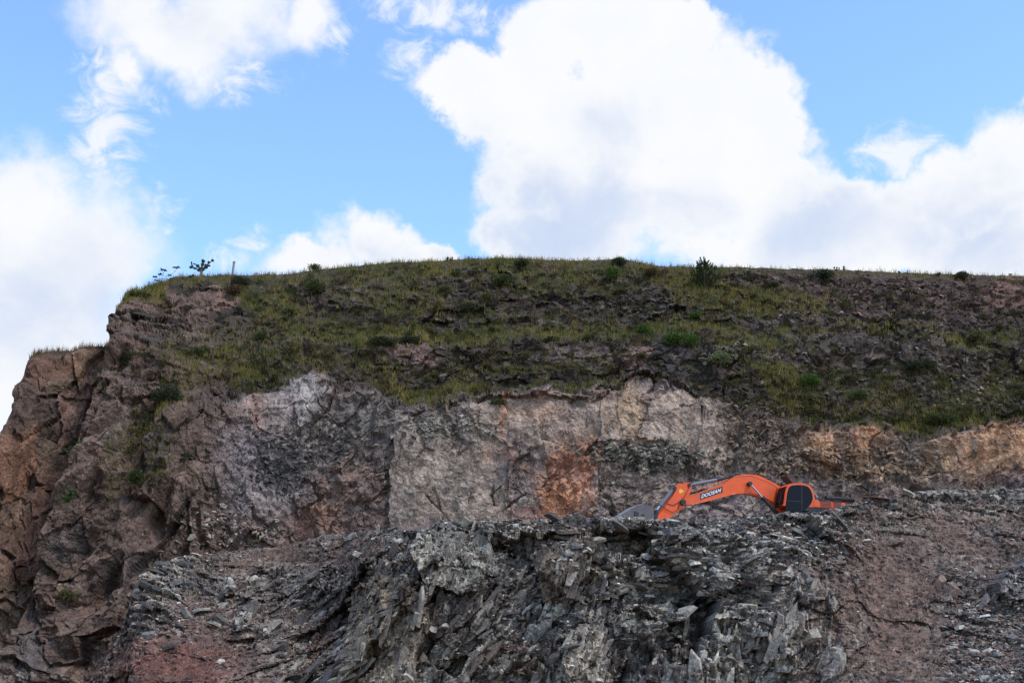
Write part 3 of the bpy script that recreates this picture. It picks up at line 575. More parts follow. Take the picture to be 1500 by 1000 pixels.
def outcrop():
    rs = np.random.RandomState(314); cps = [(650, 820, 68), (830, 830, 74), (750, 870, 50), (870, 960, 66), (590, 930, 82), (460, 870, 22), (480, 960, 32), (700, 950, 42), (1000, 790, 4), (960, 880, 15), (1100, 850, 6), (1150, 950, 68), (1040, 960, 80), (260, 870, -10), (250, 930, 0), (355, 900, 70), (1210, 900, 75), (1080, 790, 2), (820, 780, 10), (420, 860, 25), (400, 940, 40)]
    cols_ = [C(66, 64, 66), C(54, 52, 54), C(80, 77, 77), C(46, 44, 46), C(100, 97, 95), C(78, 70, 66), C(58, 55, 56), C(124, 120, 117), C(50, 48, 50)]
    Vs, idx, cnt, Cs, b = [], [], [], [], 0; n = 0
    while n < 1500:
        px = rs.uniform(190, 1260); py = rs.uniform(765, 1012); c = min(int(np.searchsorted(XA, px)), len(XA)-1)
        if py < TOPA[c]+6: continue
        r_ = int(np.argmin(abs(YA[:, c]-py)))
        if DIRT[r_, c] > .45 and rs.rand() < .93: continue
        near = min(cps, key=lambda q: (q[0]-px)**2/1.6+(q[1]-py)**2); ang = math.radians(near[2]+rs.normal()*11); steep = abs(near[2]) > 38
        p = PA[r_, c]; L_ = min(2.3, rs.lognormal(-.3, .5)); W_ = L_*rs.uniform(.14, .38); T_ = rs.uniform(.05, .15)*(.6+L_*.4)
        if px > 1150 or px < 340: L_ *= .75; W_ *= .75
        lx = np.array([math.cos(ang), rs.normal()*.15, math.sin(ang)]); lx /= np.linalg.norm(lx)
        if steep: nrm = np.array([rs.normal()*.45-.1, -1.0, .25+rs.normal()*.25])
        else: nrm = np.array([rs.normal()*.2, -.55+rs.normal()*.3, 1.0])
        nrm -= nrm@lx*lx; nrm /= np.linalg.norm(nrm); wy_ = np.cross(nrm, lx)
        k = rs.randint(5, 8); a0 = 0; ring = []
        for q in range(k):
            a = 2*math.pi*(q+rs.uniform(-.3, .3))/k; e_ = 1/max(abs(math.cos(a)), abs(math.sin(a)))
            ring.append((math.cos(a)*e_*L_/2*rs.uniform(.7, 1), math.sin(a)*e_*W_/2*rs.uniform(.65, 1)))
        tb = rs.uniform(-.12, .12); o = p+np.array([0, .06 if steep else .16, 0])-nrm*T_*.3
        top = [o+lx*u+wy_*v+nrm*(T_/2+tb*u*.5) for u, v in ring]; bot = [o+lx*u*1.08+wy_*v*1.08-nrm*T_*.8 for u, v in ring]
        Vs += top+bot; cc = (cols_[rs.randint(len(cols_))]*.65+COLA[r_, c]*.45)*rs.uniform(.8, 1.15); Cs += [cc]*(2*k)
        idx += [b+i for i in range(k)]; cnt.append(k); idx += [b+2*k-1-i for i in range(k)]; cnt.append(k)
        for i in range(k): j = (i+1) % k; idx += [b+i, b+k+i, b+k+j, b+j]; cnt.append(4)
        b += 2*k; n += 1
    tag(npmesh('bench_outcrop', np.array(Vs), np.array(cnt), np.array(idx), M_slab, np.array(Cs)), kind='structure')
outcrop()

# ground sheet: quarry floor
me = MB(); me.add([(-1500, -300, 0), (1500, -300, 0), (1500, 3000, 0), (-1500, 3000, 0)], [(0, 1, 2, 3)], tuple(C(84, 68, 64)))
tag(me.build('ground', M_slate), kind='structure')

# ------------------------------------------------------------------ grass
def blades(pos, n, hmin, hmax, wid, green, straw, strawfrac, lean=.35):
    """pos (m,3) roots -> n blades each"""
    R = np.repeat(pos, n, 0); m = len(R); R = R+RNG.uniform(-.14, .14, (m, 3))*[1, 1, .2]
    h = RNG.uniform(hmin, hmax, m)*(.6+.8*RNG.rand(m)**2); ang = RNG.uniform(0, 2*math.pi, m); w = wid*RNG.uniform(.6, 1.3, m)
    side = np.stack([np.cos(ang), np.sin(ang)*.5, 0*ang], -1)*w[:, None]
    la = RNG.uniform(0, 2*math.pi, m); ln = h*lean*RNG.rand(m); L = np.stack([np.cos(la)*ln, np.sin(la)*ln, 0*ln], -1)
    up = np.stack([0*h, 0*h, h], -1)
    v = np.stack([R-side, R+side, R+up*.55+L*.35+side*.7, R+up*.55+L*.35-side*.7, R+up+L], 1)
    v[:, :2, 2] -= .1
    st = (RNG.rand(m) < strawfrac(R) if callable(strawfrac) else RNG.rand(m) < strawfrac)
    c = np.where(st[:, None], np.asarray(straw), np.asarray(green))*RNG.uniform(.55, 1.35, (m, 1)); c[:, 0] *= RNG.uniform(.85, 1.2, m)
    return v.reshape(-1, 3), np.repeat(c, 5, 0), m
def build_grass():
    Vs = []; Cs = []; tot = 0
    pos, g, fx, fy, top, nc, nr = GRASS[0]
    pr = np.clip(g, 0, 1)
    sel = RNG.rand(len(g)) < pr*.42*sm(760, 560, fy)
    pts = pos[sel]; tall = fbm(pts/2.2, 300, 3)
    big = tall > -.02
    def sf(R): return np.clip(.38+2.2*fbm(R/3.0, 301, 3), .08, .85)
    for q, a in ((pts[big], (.2, .45)), (pts[~big], (.12, .28))):
        v, c, m = blades(q, 6, a[0], a[1], .016, C(70, 73, 32), C(104, 94, 50), sf, .8); Vs.append(v); Cs.append(c); tot += m
    # sky-line grass with pale seed heads
    ed = PB[-1]; m_ = (XB > 262)
    dens = np.clip(.5+1.8*fbm(ed/2.5, 302, 3), .05, 1)*np.where(XB > 1060, .35, 1)
    for off in (0, -.15, .35, .8, 1.4):
        s = m_ & (RNG.rand(len(XB)) < dens*.8); q = ed[s].copy(); q[:, 1] += off; q[:, 2] -= .03
        v, c, m = blades(q, 3, .15, .48, .012, C(84, 82, 46), C(130, 118, 88), .55, .5); Vs.append(v); Cs.append(c); tot += m
    s = (XB > 180) & (XB < 240); q = np.repeat(ed[s], 3, 0)
    v, c, m = blades(q, 5, .3, .8, .022, C(72, 76, 36), C(104, 92, 58), .4, .4); Vs.append(v); Cs.append(c); tot += m
    ed = PC[-1]; s = (XC > 48) & (XC < 170) & (RNG.rand(len(XC)) < .8)
    v, c, m = blades(np.repeat(ed[s], 2, 0), 4, .08, .5, .014, C(62, 58, 34), C(104, 90, 60), .5, .3); Vs.append(v); Cs.append(c); tot += m
    pos, g, fx, fy, top, nc, nr = GRASS[1]; sel = RNG.rand(len(g)) < np.clip(g, 0, 1)*.1
    v, c, m = blades(pos[sel], 4, .15, .4, .022, C(60, 58, 32), C(84, 72, 48), .4, .5); Vs.append(v); Cs.append(c); tot += m
    V = np.concatenate(Vs); Cc = np.concatenate(Cs)
    b = (np.arange(tot)*5)[:, None]
    idx = np.concatenate([b+[0, 1, 2, 3], b+[3, 2, 4]], 1).ravel(); cnt = np.tile([4, 3], tot)
    print('grass blades', tot)
    o = npmesh('grass', V, cnt, idx, M_grass, Cc); tag(o, 'dry and green wild grass growing over the upper slope and rim', 'grass', kind='stuff')
build_grass()

# ------------------------------------------------------------------ shrubs
def leaf_cloud(blobs, n, size, col, seed, up=.3, vary=.35):
    r = np.random.RandomState(seed); Vs = []; Cs = []
    wts = np.array([b[3]*b[4]*b[5] for b in blobs]); wts = wts/wts.sum()
    pick = r.choice(len(blobs), n, p=wts); B = np.array(blobs)[pick]
    d = r.normal(size=(n, 3)); d /= np.linalg.norm(d, axis=1)[:, None]; rad = r.rand(n)**.45*(1+.25*r.rand(n)*(r.rand(n) < .25))
    c = B[:, :3]+d*rad[:, None]*B[:, 3:6]
    a = r.normal(size=(n, 3))+d*1.0+[0, 0, up*3]; a /= np.linalg.norm(a, axis=1)[:, None]
    s = np.cross(a, r.normal(size=(n, 3))); s /= np.linalg.norm(s, axis=1)[:, None]
    L = size*r.uniform(.6, 1.5, n)[:, None]; W = L*.32
    v = np.stack([c, c+a*L*.5+s*W, c+a*L, c+a*L*.5-s*W], 1).reshape(-1, 3)
    cc = np.asarray(col)*(1+vary*r.uniform(-1, 1, (n, 1)))
    # clump to clump variation in leaf colour
    cc = cc*(1+.5*fbm(c.astype(np.float32)*3, seed, 2)[:, None]); return v, np.repeat(cc, 4, 0)
GREENS = {'dark': C(40, 46, 30), 'mid': C(52, 60, 32), 'bright': C(54, 72, 30), 'olive': C(72, 74, 46), 'grey': C(84, 92, 66), 'brown': C(66, 52, 38), 'deep': C(34, 42, 30)}
def bush(px, py, wpx, hpx, kind, label, group=None, name='shrub', seed=0, cat='shrub', dens=1.0, lift=.0, at=None):
    loc = (at or atB)(px, py); sc = float(loc[1])/FPX*1.02
    w, h = wpx*sc/2, hpx*sc; r = random.Random(seed*7+int(px))
    root = empty(name, loc-np.array([0, .1, .12])); tag(root, label, cat, group)
    bl = []
    for k in range(7):
        f = r.uniform(-.75, .75); rr = r.uniform(.28, .5)
        bl.append((f*w, r.uniform(-.3, .3)*w, h*(.42+r.uniform(-.12, .25)*(1-abs(f))), w*rr, w*rr, h*r.uniform(.22, .38)))
    bl.append((0, 0, h*.5, w*.6, w*.5, h*.4))
    n = int(np.clip(1500*w*h*dens, 260, 3200))
    V, Cc = leaf_cloud(bl, n, .12 if w > .5 else .08, GREENS[kind], seed+int(px))
    npmesh('foliage', V, 4, np.arange(len(V)), M_leaf, Cc, root)
    st = MB()
    for k in range(5):
        e = bl[k]; st.tube([(r.uniform(-.05, .05), 0, -.15), (e[0]*.4, e[1]*.4, h*.25), (e[0]*.9, e[1]*.9, e[2]+h*.15)], .02, 5, tuple(C(70, 56, 46)), .006)
    st.build('stem', M_wood, root)
    return root
B_ = [  # px, base py, w, h, kind, label
 (906, 391, 32, 16, 'deep', 'round dark shrub on the skyline at the hump of the cliff top'),
 (893, 414, 26, 24, 'bright', 'bright green shrub just below the round skyline shrub'),
 (458, 430, 34, 32, 'mid', 'leafy green bush beside the dark overhang on the upper left slope'),
 (352, 420, 34, 20, 'dark', 'dark low bush on the rim right of the white post'),
 (343, 432, 26, 22, 'brown', 'brownish bush hanging over the bare pink rock near the post'),
 (736, 424, 34, 24, 'mid', 'mid green bush high on the slope below the middle of the skyline'),
 (716, 440, 24, 16, 'olive', 'low olive bush down and left of the mid green slope bush'),
 (598, 502, 40, 16, 'dark', 'dark grey green shrub on the left end of the grass ledge'),
 (560, 507, 44, 18, 'dark', 'wide dark shrub mat below the left grass ledge'),
 (942, 494, 26, 22, 'bright', 'small bright green shrub left of the larger one on the grass ledge'),
 (996, 506, 58, 26, 'bright', 'larger bright green shrub at the right end of the grass ledge'),
 (1052, 540, 44, 26, 'grey', 'pale grey green spreading bush right of the dark rock face'),
 (1022, 466, 30, 14, 'bright', 'small vivid green shrub beneath the little pine'),
 (1182, 566, 38, 24, 'bright', 'green bush on the right slope above the tan rock'),
 (1198, 413, 40, 20, 'dark', 'broad dark bush under the small cactus on the right rim'),
 (1408, 408, 30, 13, 'dark', 'dark shrub with spiky top on the right skyline'),
 (764, 396, 28, 14, 'dark', 'dark shrub tucked just under the middle skyline'),
 (462, 396, 24, 12, 'olive', 'thin twiggy shrub on the skyline above the leafy green bush'),
 (957, 408, 30, 18, 'brown', 'brownish shrub in the gully right of the hump'),
 (600, 492, 20, 12, 'mid', 'small green tuft shrub on top of the left grass ledge'),
 (205, 436, 34, 10, 'mid', 'low green shrub on the left corner step of the cliff'),
 (182, 535, 20, 34, 'dark', 'dark shrub hanging beside the notch of the left skyline'),
 (245, 600, 40, 34, 'dark', 'dark bush clinging to the left corner of the cliff'),
 (288, 520, 26, 16, 'mid', 'green shrub on the upper left corner face'),
 (215, 720, 30, 30, 'mid', 'green shrub on the steep left face above the slate shelf'),
 (262, 590, 26, 18, 'olive', 'olive shrub next to the dark bush on the left corner'),
 (110, 880, 26, 20, 'olive', 'olive shrub low on the left cliff'),
 (1350, 545, 40, 22, 'dark', 'dark green bush in the middle of the right slope'),
 (1428, 500, 36, 16, 'olive', 'olive bush high on the far right slope'),
 (1370, 625, 60, 20, 'mid', 'wide green bush along the foot of the right slope'),
 (1130, 420, 28, 12, 'dark', 'low dark bush on the rim right of the little pine'),
 (650, 430, 26, 14, 'olive', 'olive bush in the middle of the upper slope'),
 (668, 405, 20, 10, 'dark', 'dark shrub just under the pear cactus on the skyline'),
 (860, 500, 24, 12, 'mid', 'green clump in the middle of the grass ledge'),
 (420, 460, 26, 14, 'olive', 'olive shrub on the diagonal grass strip'),
 (382, 500, 26, 16, 'mid', 'green shrub below the diagonal grass strip'),
 (690, 455, 40, 18, 'dark', 'dark shrub under the dark strata in mid slope'),
 (805, 500, 26, 12, 'dark', 'dark shrub on the grass ledge left of the green clump'),
 (1100, 520, 30, 12, 'olive', 'low olive shrub right of the pale spreading bush'),
 (1255, 590, 36, 16, 'mid', 'green shrub above the orange rock on the right'),
 (730, 590, 30, 10, 'mid', 'green tuft on the edge of the lower ledge above the lilac rock')]
for i, b in enumerate(B_): bush(*b, seed=i+3)

# low weeds scattered over the slope: uncountable ground cover
def weeds():
    pos, g, fx, fy, top, nc, nr = GRASS[0]
    veg = ip(fx, VEG); pr = ((fy < veg-2) & (fx > 250) | ((fx > 190) & (fx < 330) & (fy < 760)))*np.clip(.35+1.6*fbm(pos/2.0, 401, 3), .02, 1)
    tpf = np.broadcast_to(top, (nr, nc)).ravel(); pr = pr*(fy > tpf+9)*np.where(fx < 330, .35, 1); sel = np.where(RNG.rand(len(fx)) < pr*.020)[0]; bl = []
    Vs = []; Cs = []
    for j, i in enumerate(sel):
        p = pos[i]; s = random.uniform(.12, .38)
        k = random.choice([(56, 58, 33), (44, 46, 29), (70, 65, 38), (60, 50, 38), (50, 54, 31), (52, 44, 34)])
        v, c = leaf_cloud([(p[0], p[1]-.1, p[2]+s*.4, s*1.3, s, s*.6)], int(60+160*s), .11, C(*k), j+5); Vs.append(v); Cs.append(c)
    V = np.concatenate(Vs); print('weeds', len(sel), len(V)//4)
    tag(npmesh('weeds', V, 4, np.arange(len(V)), M_leaf, np.concatenate(Cs)), 'low leafy weeds spread over the upper slope', 'weeds', kind='stuff')
weeds()

# ------------------------------------------------------------------ little pine
def pine():
    base = atB(1032, 423); root = empty('pine_tree', base); tag(root, 'small conifer with upturned shoots standing at the right cliff edge', 'tree')
    H = 2.55; tr = MB(); tr.tube([(0, 0, -.3), (.03, 0, H*.4), (0, 0, H*.75), (.02, 0, H*.98)], .07, 7, tuple(C(66, 52, 42)), .015); tr.build('trunk', M_wood, root)
    r = random.Random(3); br = MB(); Vs = []; Cs = []
    rs = np.random.RandomState(4)
    def shoot(o, d, L, rad, n):
        o = np.array(o); d = np.array(d)/np.linalg.norm(d); t = rs.rand(n)
        c = o+d*(t*L)[:, None]
        a = rs.normal(size=(n, 3)); a -= (a@d)[:, None]*d; a /= np.linalg.norm(a, axis=1)[:, None]
        tip = c+(a*.75+d*.8)*rad*(1.15-t*.5)[:, None]; s = np.cross(a, d)*.016
        v = np.stack([c-s, c+s, tip+s*.6, tip-s*.6], 1).reshape(-1, 3)
        cc = np.repeat(C(46, 60, 38)*rs.uniform(.6, 1.5, (n, 1)), 4, 0); Vs.append(v); Cs.append(cc)
    for k in range(60):
        f = k/60; z = H*(.06+.80*f); R = (1.25*(1-f)**.7+.14)*r.uniform(.6, 1.05)*(.72 if f < .12 else 1); a = k*2.4+r.uniform(-.3, .3)
        e = (math.cos(a)*R, math.sin(a)*R, z+R*.30); m = (e[0]*.5, e[1]*.5, z+R*.03)
        br.tube([(0, 0, z-.1), m, e], .018, 4, tuple(C(60, 50, 40)), .006)
        shoot(m, (math.cos(a)*.6, math.sin(a)*.6, .9), r.uniform(.2, .35), .13, 70)
        shoot(e, (math.cos(a)*.45+r.uniform(-.25, .25), math.sin(a)*.45+r.uniform(-.25, .25), 1.0), r.uniform(.32, .55), .11, 95)
    shoot((0, 0, H*.82), (0.05, 0, 1), .6, .09, 90)
    br.build('branch', M_wood, root)
    V = np.concatenate(Vs); npmesh('crown', V, 4, np.arange(len(V)), M_leaf, np.concatenate(Cs), root)
pine()

# ------------------------------------------------------------------ cacti
def pad_mesh():
    mb = MB(); V = []; F = []; n, m = 12, 7
    for i in range(m+1):
        th = math.pi*i/m; z = (1-math.cos(th))/2
        rr = math.sin(th)*(.34 if z > .45 else .34*(.55+.45*z/.45))
        for k in range(n):
            a = 2*math.pi*k/n; V.append((rr*math.cos(a), rr*.28*math.sin(a), z))
    for i in range(m):
        for k in range(n): F.append((i*n+k, i*n+(k+1) % n, (i+1)*n+(k+1) % n, (i+1)*n+k))
    mb.add(V, F); return mb
M_cactus, tct, bct = newmat('cactus_skin', tuple(C(34, 46, 34)), .7, 0, .2)
_n = noise(tct, None, 9, 3); tct.links.new(mixc(tct, _n, tuple(C(24, 34, 28)), tuple(C(44, 56, 40))), bct.inputs['Base Color'])
PAD = pad_mesh().build('pad', M_cactus, smooth=True); PADM = PAD.data; bpy.data.objects.remove(PAD)
def cactus(loc, tree, label, seed, trunk=.0, sc_=1.15):
    """tree: list of (parent, angle from vertical, length) pads"""
    root = empty('cactus', loc); tag(root, label, 'cactus'); r = random.Random(seed)
    tips = [Vector((0, 0, trunk))]
    if trunk:
        t = MB(); t.tube([(0, 0, -.25), (.03, 0, trunk*.5), (0, 0, trunk+.08)], .11, 8, tuple(C(84, 66, 52)), .07); t.build('trunk', M_wood, root)
    root.scale = (sc_,)*3
    for par, ang, L in tree:
        o = bpy.data.objects.new('pad', PADM); COL.objects.link(o); o.parent = root
        a = math.radians(ang); b = tips[par+1 if par >= 0 else 0]
        dv = Vector((math.sin(a), r.uniform(-.25, .25), math.cos(a))).normalized()
        q = Vector((0, 0, 1)).rotation_difference(dv)
        o.rotation_mode = 'QUATERNION'; o.rotation_quaternion = q @ Matrix.Rotation(r.uniform(-.9, .9), 3, 'Z').to_quaternion()
        o.location = b-dv*L*.06; o.scale = (L*r.uniform(.95, 1.15), L, L); tips.append(b+dv*L*.9)
    return root
e = atB(292, 404)+np.array([0, .2, .05])
cactus(e, [(-1, 5, .34), (0, 3, .30), (1, 0, .26), (-1, 35, .34), (3, 48, .34), (4, 42, .30), (5, 70, .2), (4, 10, .24), (-1, -35, .34), (8, -45, .30), (9, -60, .26), (-1, -62, .34), (11, -70, .34), (12, -20, .26), (13, -15, .22), (-1, 60, .3), (15, 50, .28), (16, 80, .2), (0, 22, .26), (1, 30, .2), (8, -10, .24), (12, -80, .26), (3, 20, .28), (18, 15, .24), (5, 20, .2)],
       'tall branching prickly pear cactus standing at the left end of the skyline', 5, .32, 1.35)
e = atB(262, 408)+np.array([.1, .2, 0])
cactus(e, [(-1, 20, .2), (-1, -60, .22), (-1, 70, .24), (2, 75, .22), (3, 60, .2), (4, 30, .18), (1, 10, .14), (4, 85, .24), (7, 50, .2)], 'small creeping prickly pear at the left cliff corner', 6)
e = atB(656, 384)+np.array([0, .2, -.02])
cactus(e, [(-1, -15, .26), (0, 5, .24), (-1, 40, .24), (2, 20, .18), (-1, 75, .22), (4, 10, .2), (0, -50, .16), (2, 70, .2), (7, 5, .2)], 'dark prickly pear cactus on the middle of the skyline', 7)
e = atB(1226, 396)+np.array([0, .2, -.02])
cactus(e, [(-1, -40, .24), (0, -10, .2), (-1, 5, .24), (2, 25, .18), (-1, 60, .22), (4, 10, .2), (0, -60, .16)], 'left of the two small cacti standing on the right skyline', 8)
e = atB(1236, 396)+np.array([0, .2, -.02])
cactus(e, [(-1, 0, .26), (0, 8, .22), (0, -40, .12)], 'single column cactus, right of the two on the right skyline', 9)
e = atB(1481, 405)+np.array([0, .2, -.02])
cactus(e, [(-1, 0, .2), (0, -65, .2), (0, 60, .2), (0, 5, .12)], 'tiny cactus with two arms at the far right skyline', 10)
e = atB(1000, 391)+np.array([0, .3, -.02])
cactus(e, [(-1, -10, .16), (0, 30, .13), (-1, 50, .15)], 'tiny cactus on the skyline left of the little pine', 12)

# ------------------------------------------------------------------ twig plants with leaf rosettes
def rosette_plant(loc, stems, label, seed, col=(36, 44, 34), ls=.2, rt='wild_plant'):
    root = empty(rt, loc); tag(root, label, 'plant'); st = MB(); Vs = []; Cs = []; rs = np.random.RandomState(seed)
    for pts in stems:
        st.tube([(x, y_, z) for x, y_, z in pts], .022, 5, tuple(C(104, 104, 86)), .009)
        tip = np.array(pts[-1]); n = 18
        d = rs.normal(size=(n, 3)); d[:, 2] = abs(d[:, 2])*.6; d /= np.linalg.norm(d, axis=1)[:, None]
        s = np.cross(d, rs.normal(size=(n, 3))); s /= np.linalg.norm(s, axis=1)[:, None]
        L = ls*rs.uniform(.7, 1.4, (n, 1)); v = np.stack([tip+0*d, tip+d*L*.5+s*L*.22, tip+d*L, tip+d*L*.5-s*L*.22], 1).reshape(-1, 3)
        Vs.append(v); Cs.append(np.repeat(C(*col)*rs.uniform(.7, 1.4, (n, 1)), 4, 0))
    st.build('stem', M_wood, root); V = np.concatenate(Vs); npmesh('foliage', V, 4, np.arange(len(V)), M_leaf, np.concatenate(Cs), root)
e = atB(246, 412)+np.array([0, .1, 0]); u = .053
rosette_plant(e, [[(0, 0, 0), (-.1, 0, .35), (.15, 0, .7), (.42, 0, .85), (.45, 0, 1.22)], [(.42, 0, .85), (.55, 0, 1.05), (.72, 0, 1.24)], [(0, 0, 0), (-.3, 0, .5), (-.62, 0, .62), (-.72, 0, .62)],
    [(-.5, 0, .6), (-.5, 0, .8), (-.62, 0, 1.0)], [(-.5, 0, .6), (-.45, 0, .85), (-.38, 0, .95)], [(-.3, 0, .5), (-.15, 0, .52), (.05, 0, .56)], [(-.3, 0, .3), (-.9, 0, .3), (-1.12, 0, .42)], [(-.3, 0, .1), (-.8, 0, .05), (-1.0, 0, .12)]],
    'spindly plant with thin arching stems and leaf rosettes over the left cliff corner', 3)
e = atB(218, 428)
rosette_plant(e, [[(0, 0, 0), (-.05, 0, .3), (-.1, 0, .5)], [(0, 0, 0), (.2, 0, .25), (.3, 0, .32)], [(0, 0, 0), (-.4, 0, .2), (-.6, 0, .3)], [(0, 0, 0), (.05, 0, .5), (-.05, 0, .75)]], 'small weed with leaf tufts in the grass left of the cliff corner', 4, ls=.1)
for (px, py, lab, sd) in [(78, 772, 'green leafy plant rooted in the left cliff face, lower one', 21), (104, 745, 'green leafy plant with bending stems on the left cliff face, upper one', 22), (118, 672, 'bare looking little plant on the left spur face', 23)]:
    c = int(np.searchsorted(XB, px)); e = atB(px, py) if YB[-1, c] < py-2 else PC[int(np.argmin(abs(YC[:, int(np.searchsorted(XC, px))]-py))), int(np.searchsorted(XC, px))].copy()
    r = random.Random(sd); e[1] -= .5
    rosette_plant(e, [[(0, .4, -.3), (r.uniform(-.3, .3), .1, .2), (r.uniform(-.6, .6), -.1, r.uniform(.1, .8))] for k in range(9 if sd != 23 else 3)], lab, sd, (48, 66, 38), .26)

# ------------------------------------------------------------------ post on the rim
M_post, tp, bp_ = newmat('weathered_concrete', tuple(C(150, 150, 152)), .9)
tp.links.new(mixc(tp, noise(tp, None, 14, 4), tuple(C(86, 86, 92)), tuple(C(120, 120, 126))), bp_.inputs['Base Color'])
e = atB(338, 405)+np.array([0, .3, -.4])
mb = MB(); mb.tube([(0, 0, 0), (.03, 0, .8), (.09, 0, 1.7)], .10, 10); mb.tube([(.09, 0, 1.7), (.092, 0, 1.8)], .12, 10)
po = mb.build('post', M_post); po.location = [float(v) for v in e]; tag(po, 'pale grey leaning marker post standing in the rim grass right of the tall cactus', 'post')

# ------------------------------------------------------------------ loose slate
def frag_proto(seed, flat=.28):
    r = random.Random(seed); n = r.choice([5, 6, 7]); a0 = r.uniform(0, 6)
    ring = [(math.cos(a0+2*math.pi*(k+r.uniform(-.3, .3))/n)*r.uniform(.3, .55)*1.25, math.sin(a0+2*math.pi*(k+r.uniform(-.3, .3))/n)*r.uniform(.28, .5)*.85) for k in range(n)]
    h = flat*r.uniform(.5, 1.2); tx, ty = r.uniform(-.2, .2), r.uniform(-.2, .2); k2 = r.uniform(.72, .95)
    V = [(x, y, -h/2) for x, y in ring]+[(x*k2+tx*h, y*k2+ty*h, h/2+x*r.uniform(-.12, .12)) for x, y in ring]
    F = [tuple(range(n-1, -1, -1)), tuple(range(n, 2*n))]+[(i, (i+1) % n, n+(i+1) % n, n+i) for i in range(n)]
    return np.array(V), F
def rot_random(r, tilt):
    return Matrix.Rotation(r.gauss(0, tilt), 3, 'X') @ Matrix.Rotation(r.gauss(0, tilt), 3, 'Y') @ Matrix.Rotation(r.uniform(0, 6.28), 3, 'Z')
PROT = [frag_proto(s) for s in range(40, 56)]
FCOL = [C(66, 64, 66), C(56, 54, 56), C(84, 82, 84), C(104, 102, 102), C(74, 68, 66), C(50, 49, 52), C(132, 130, 130), C(84, 72, 68), C(70, 68, 70)]
def stuff_frags(name, pts, sizes, cols, label, cat, seed, tilt=.35):
    r = random.Random(seed); V = []; idx = []; cnt = []; Cc = []; b = 0
    for p, s, c in zip(pts, sizes, cols):
        v, F = PROT[r.randrange(len(PROT))]; M = np.array(rot_random(r, tilt)); w = v@M.T*[s, s, s]+p
        V.append(w); Cc.append(np.repeat([np.asarray(c)*r.uniform(.75, 1.25)], len(v), 0))
        for f in F: idx += [b+i for i in f]; cnt.append(len(f))
        b += len(v)
    o = npmesh(name, np.concatenate(V), np.array(cnt), np.array(idx), M_frag, np.concatenate(Cc)); tag(o, label, cat, kind='stuff')
def scatterA(n, fn, seed):
    rs = np.random.RandomState(seed); out = []
    while len(out) < n:
        px = rs.uniform(150, 1560); py = rs.uniform(712, 1010); c = min(int(np.searchsorted(XA, px)), len(XA)-1)
        if py < TOPA[c]: continue
        if rs.rand() < fn(px, py, TOPA[c]):
            r_ = int(np.argmin(abs(YA[:, c]-py))); out.append((PA[r_, c]+[0, -.05, 0], px, py, DIRT[r_, c]))
    return out
def wgt(px, py, tp_):
    near = math.exp(-(py-tp_)/28.0) if px > 540 else .15*math.exp(-(py-tp_)/20.0)
    w = .10+.9*near
    if 180 < px < 335 and 815 < py < 960: w = .35
    if px > 1380 and py > 880: w = .8
    if 1060 < px < 1240 and 770 < py < 830: w = .8
    if px > 1280 and py < 860: w *= .3
    if px < 340 and py > 930: w *= .25
    if 1180 < px < 1380 and py > 830: w *= .22
    if 340 < px < 560: w *= .6
    return w
sm_ = scatterA(11000, wgt, 5); rr = random.Random(8)
stuff_frags('rubble', [a[0] for a in sm_], [rr.choice([.1, .14, .18, .22, .28])*rr.uniform(.7, 1.25) for a in sm_], [rr.choice(FCOL) if a[3] < .5 or rr.random() < .5 else C(88, 72, 68) for a in sm_],
            'small broken slate chips and stones covering the bench', 'rubble', 3)
# larger slabs, each one a thing
SLABM = []
def slab_obj(p, s, c, seed, label, group=None, flat=1.0, tilt=.4, rot=None, name='loose_stone'):
    r = random.Random(seed); v, F = PROT[seed % len(PROT)]; mb = MB(); v = v.copy(); v[:, 2] *= flat
    mb.add(v, F, tuple(float(q) for q in np.asarray(c)*r.uniform(.85, 1.15)))
    o = mb.build(name, M_frag, bevel=.008); o.location = [float(q) for q in p]
    M = rot if rot is not None else rot_random(r, tilt); o.rotation_euler = M.to_euler(); sx = s if isinstance(s, tuple) else (s*r.uniform(.8, 1.4), s, s)
    o.scale = sx; tag(o, label, 'stone', group); return o
def zone(px, py):
    if px < 340: return ('dark slate slab on the left shelf above the red dirt', 'slabs on the left slate shelf')
    if px < 560: return ('loose slate slab on the dirt ramp left of the bench', 'slabs on the dirt ramp')
    if px > 1380 and py > 860: return ('grey stone on the gravelly slope at the lower right', 'stones on the lower right slope')
    if px > 1200: return ('slate slab lying on the brown dirt slope behind and right of the digger', 'slabs on the right dirt slope')
    if py < 800: return ('flat slate slab lying along the broken bench rim', 'slabs along the bench rim')
    return ('slate slab jammed in the dark broken face under the rim', 'slabs in the bench face')
bg = scatterA(280, wgt, 12)
for i, (p, px, py, dm) in enumerate(bg):
    l, g = zone(px, py); s = rr.uniform(.32, .85)*(1.15 if px < 1200 else .75)
    slab_obj(p-[0, .05, .0], s, rr.choice(FCOL[:7]), 500+i, l, g, tilt=.35)
for i in range(22):
    px, py = rr.uniform(205, 335), rr.uniform(822, 950)
    if px < 205+(py-822)*-.1 or py > 1010-(px-180)*.45: continue
    e = atA(px, py); e[1] -= .3
    slab_obj(e, (rr.uniform(.7, 1.3), rr.uniform(.6, .9), rr.uniform(.6, 1.1)), rr.choice([C(60, 58, 60), C(80, 78, 78), C(50, 48, 50), C(94, 91, 90), C(68, 64, 64)]), 900+i, 'broad slate plate stacked in the left shelf above the red dirt', 'plates stacked in the left shelf', .8,
             rot=Matrix.Rotation(rr.gauss(.3, .35), 3, 'X') @ Matrix.Rotation(rr.gauss(.2, .4), 3, 'Y') @ Matrix.Rotation(rr.uniform(-.6, .6), 3, 'Z'))
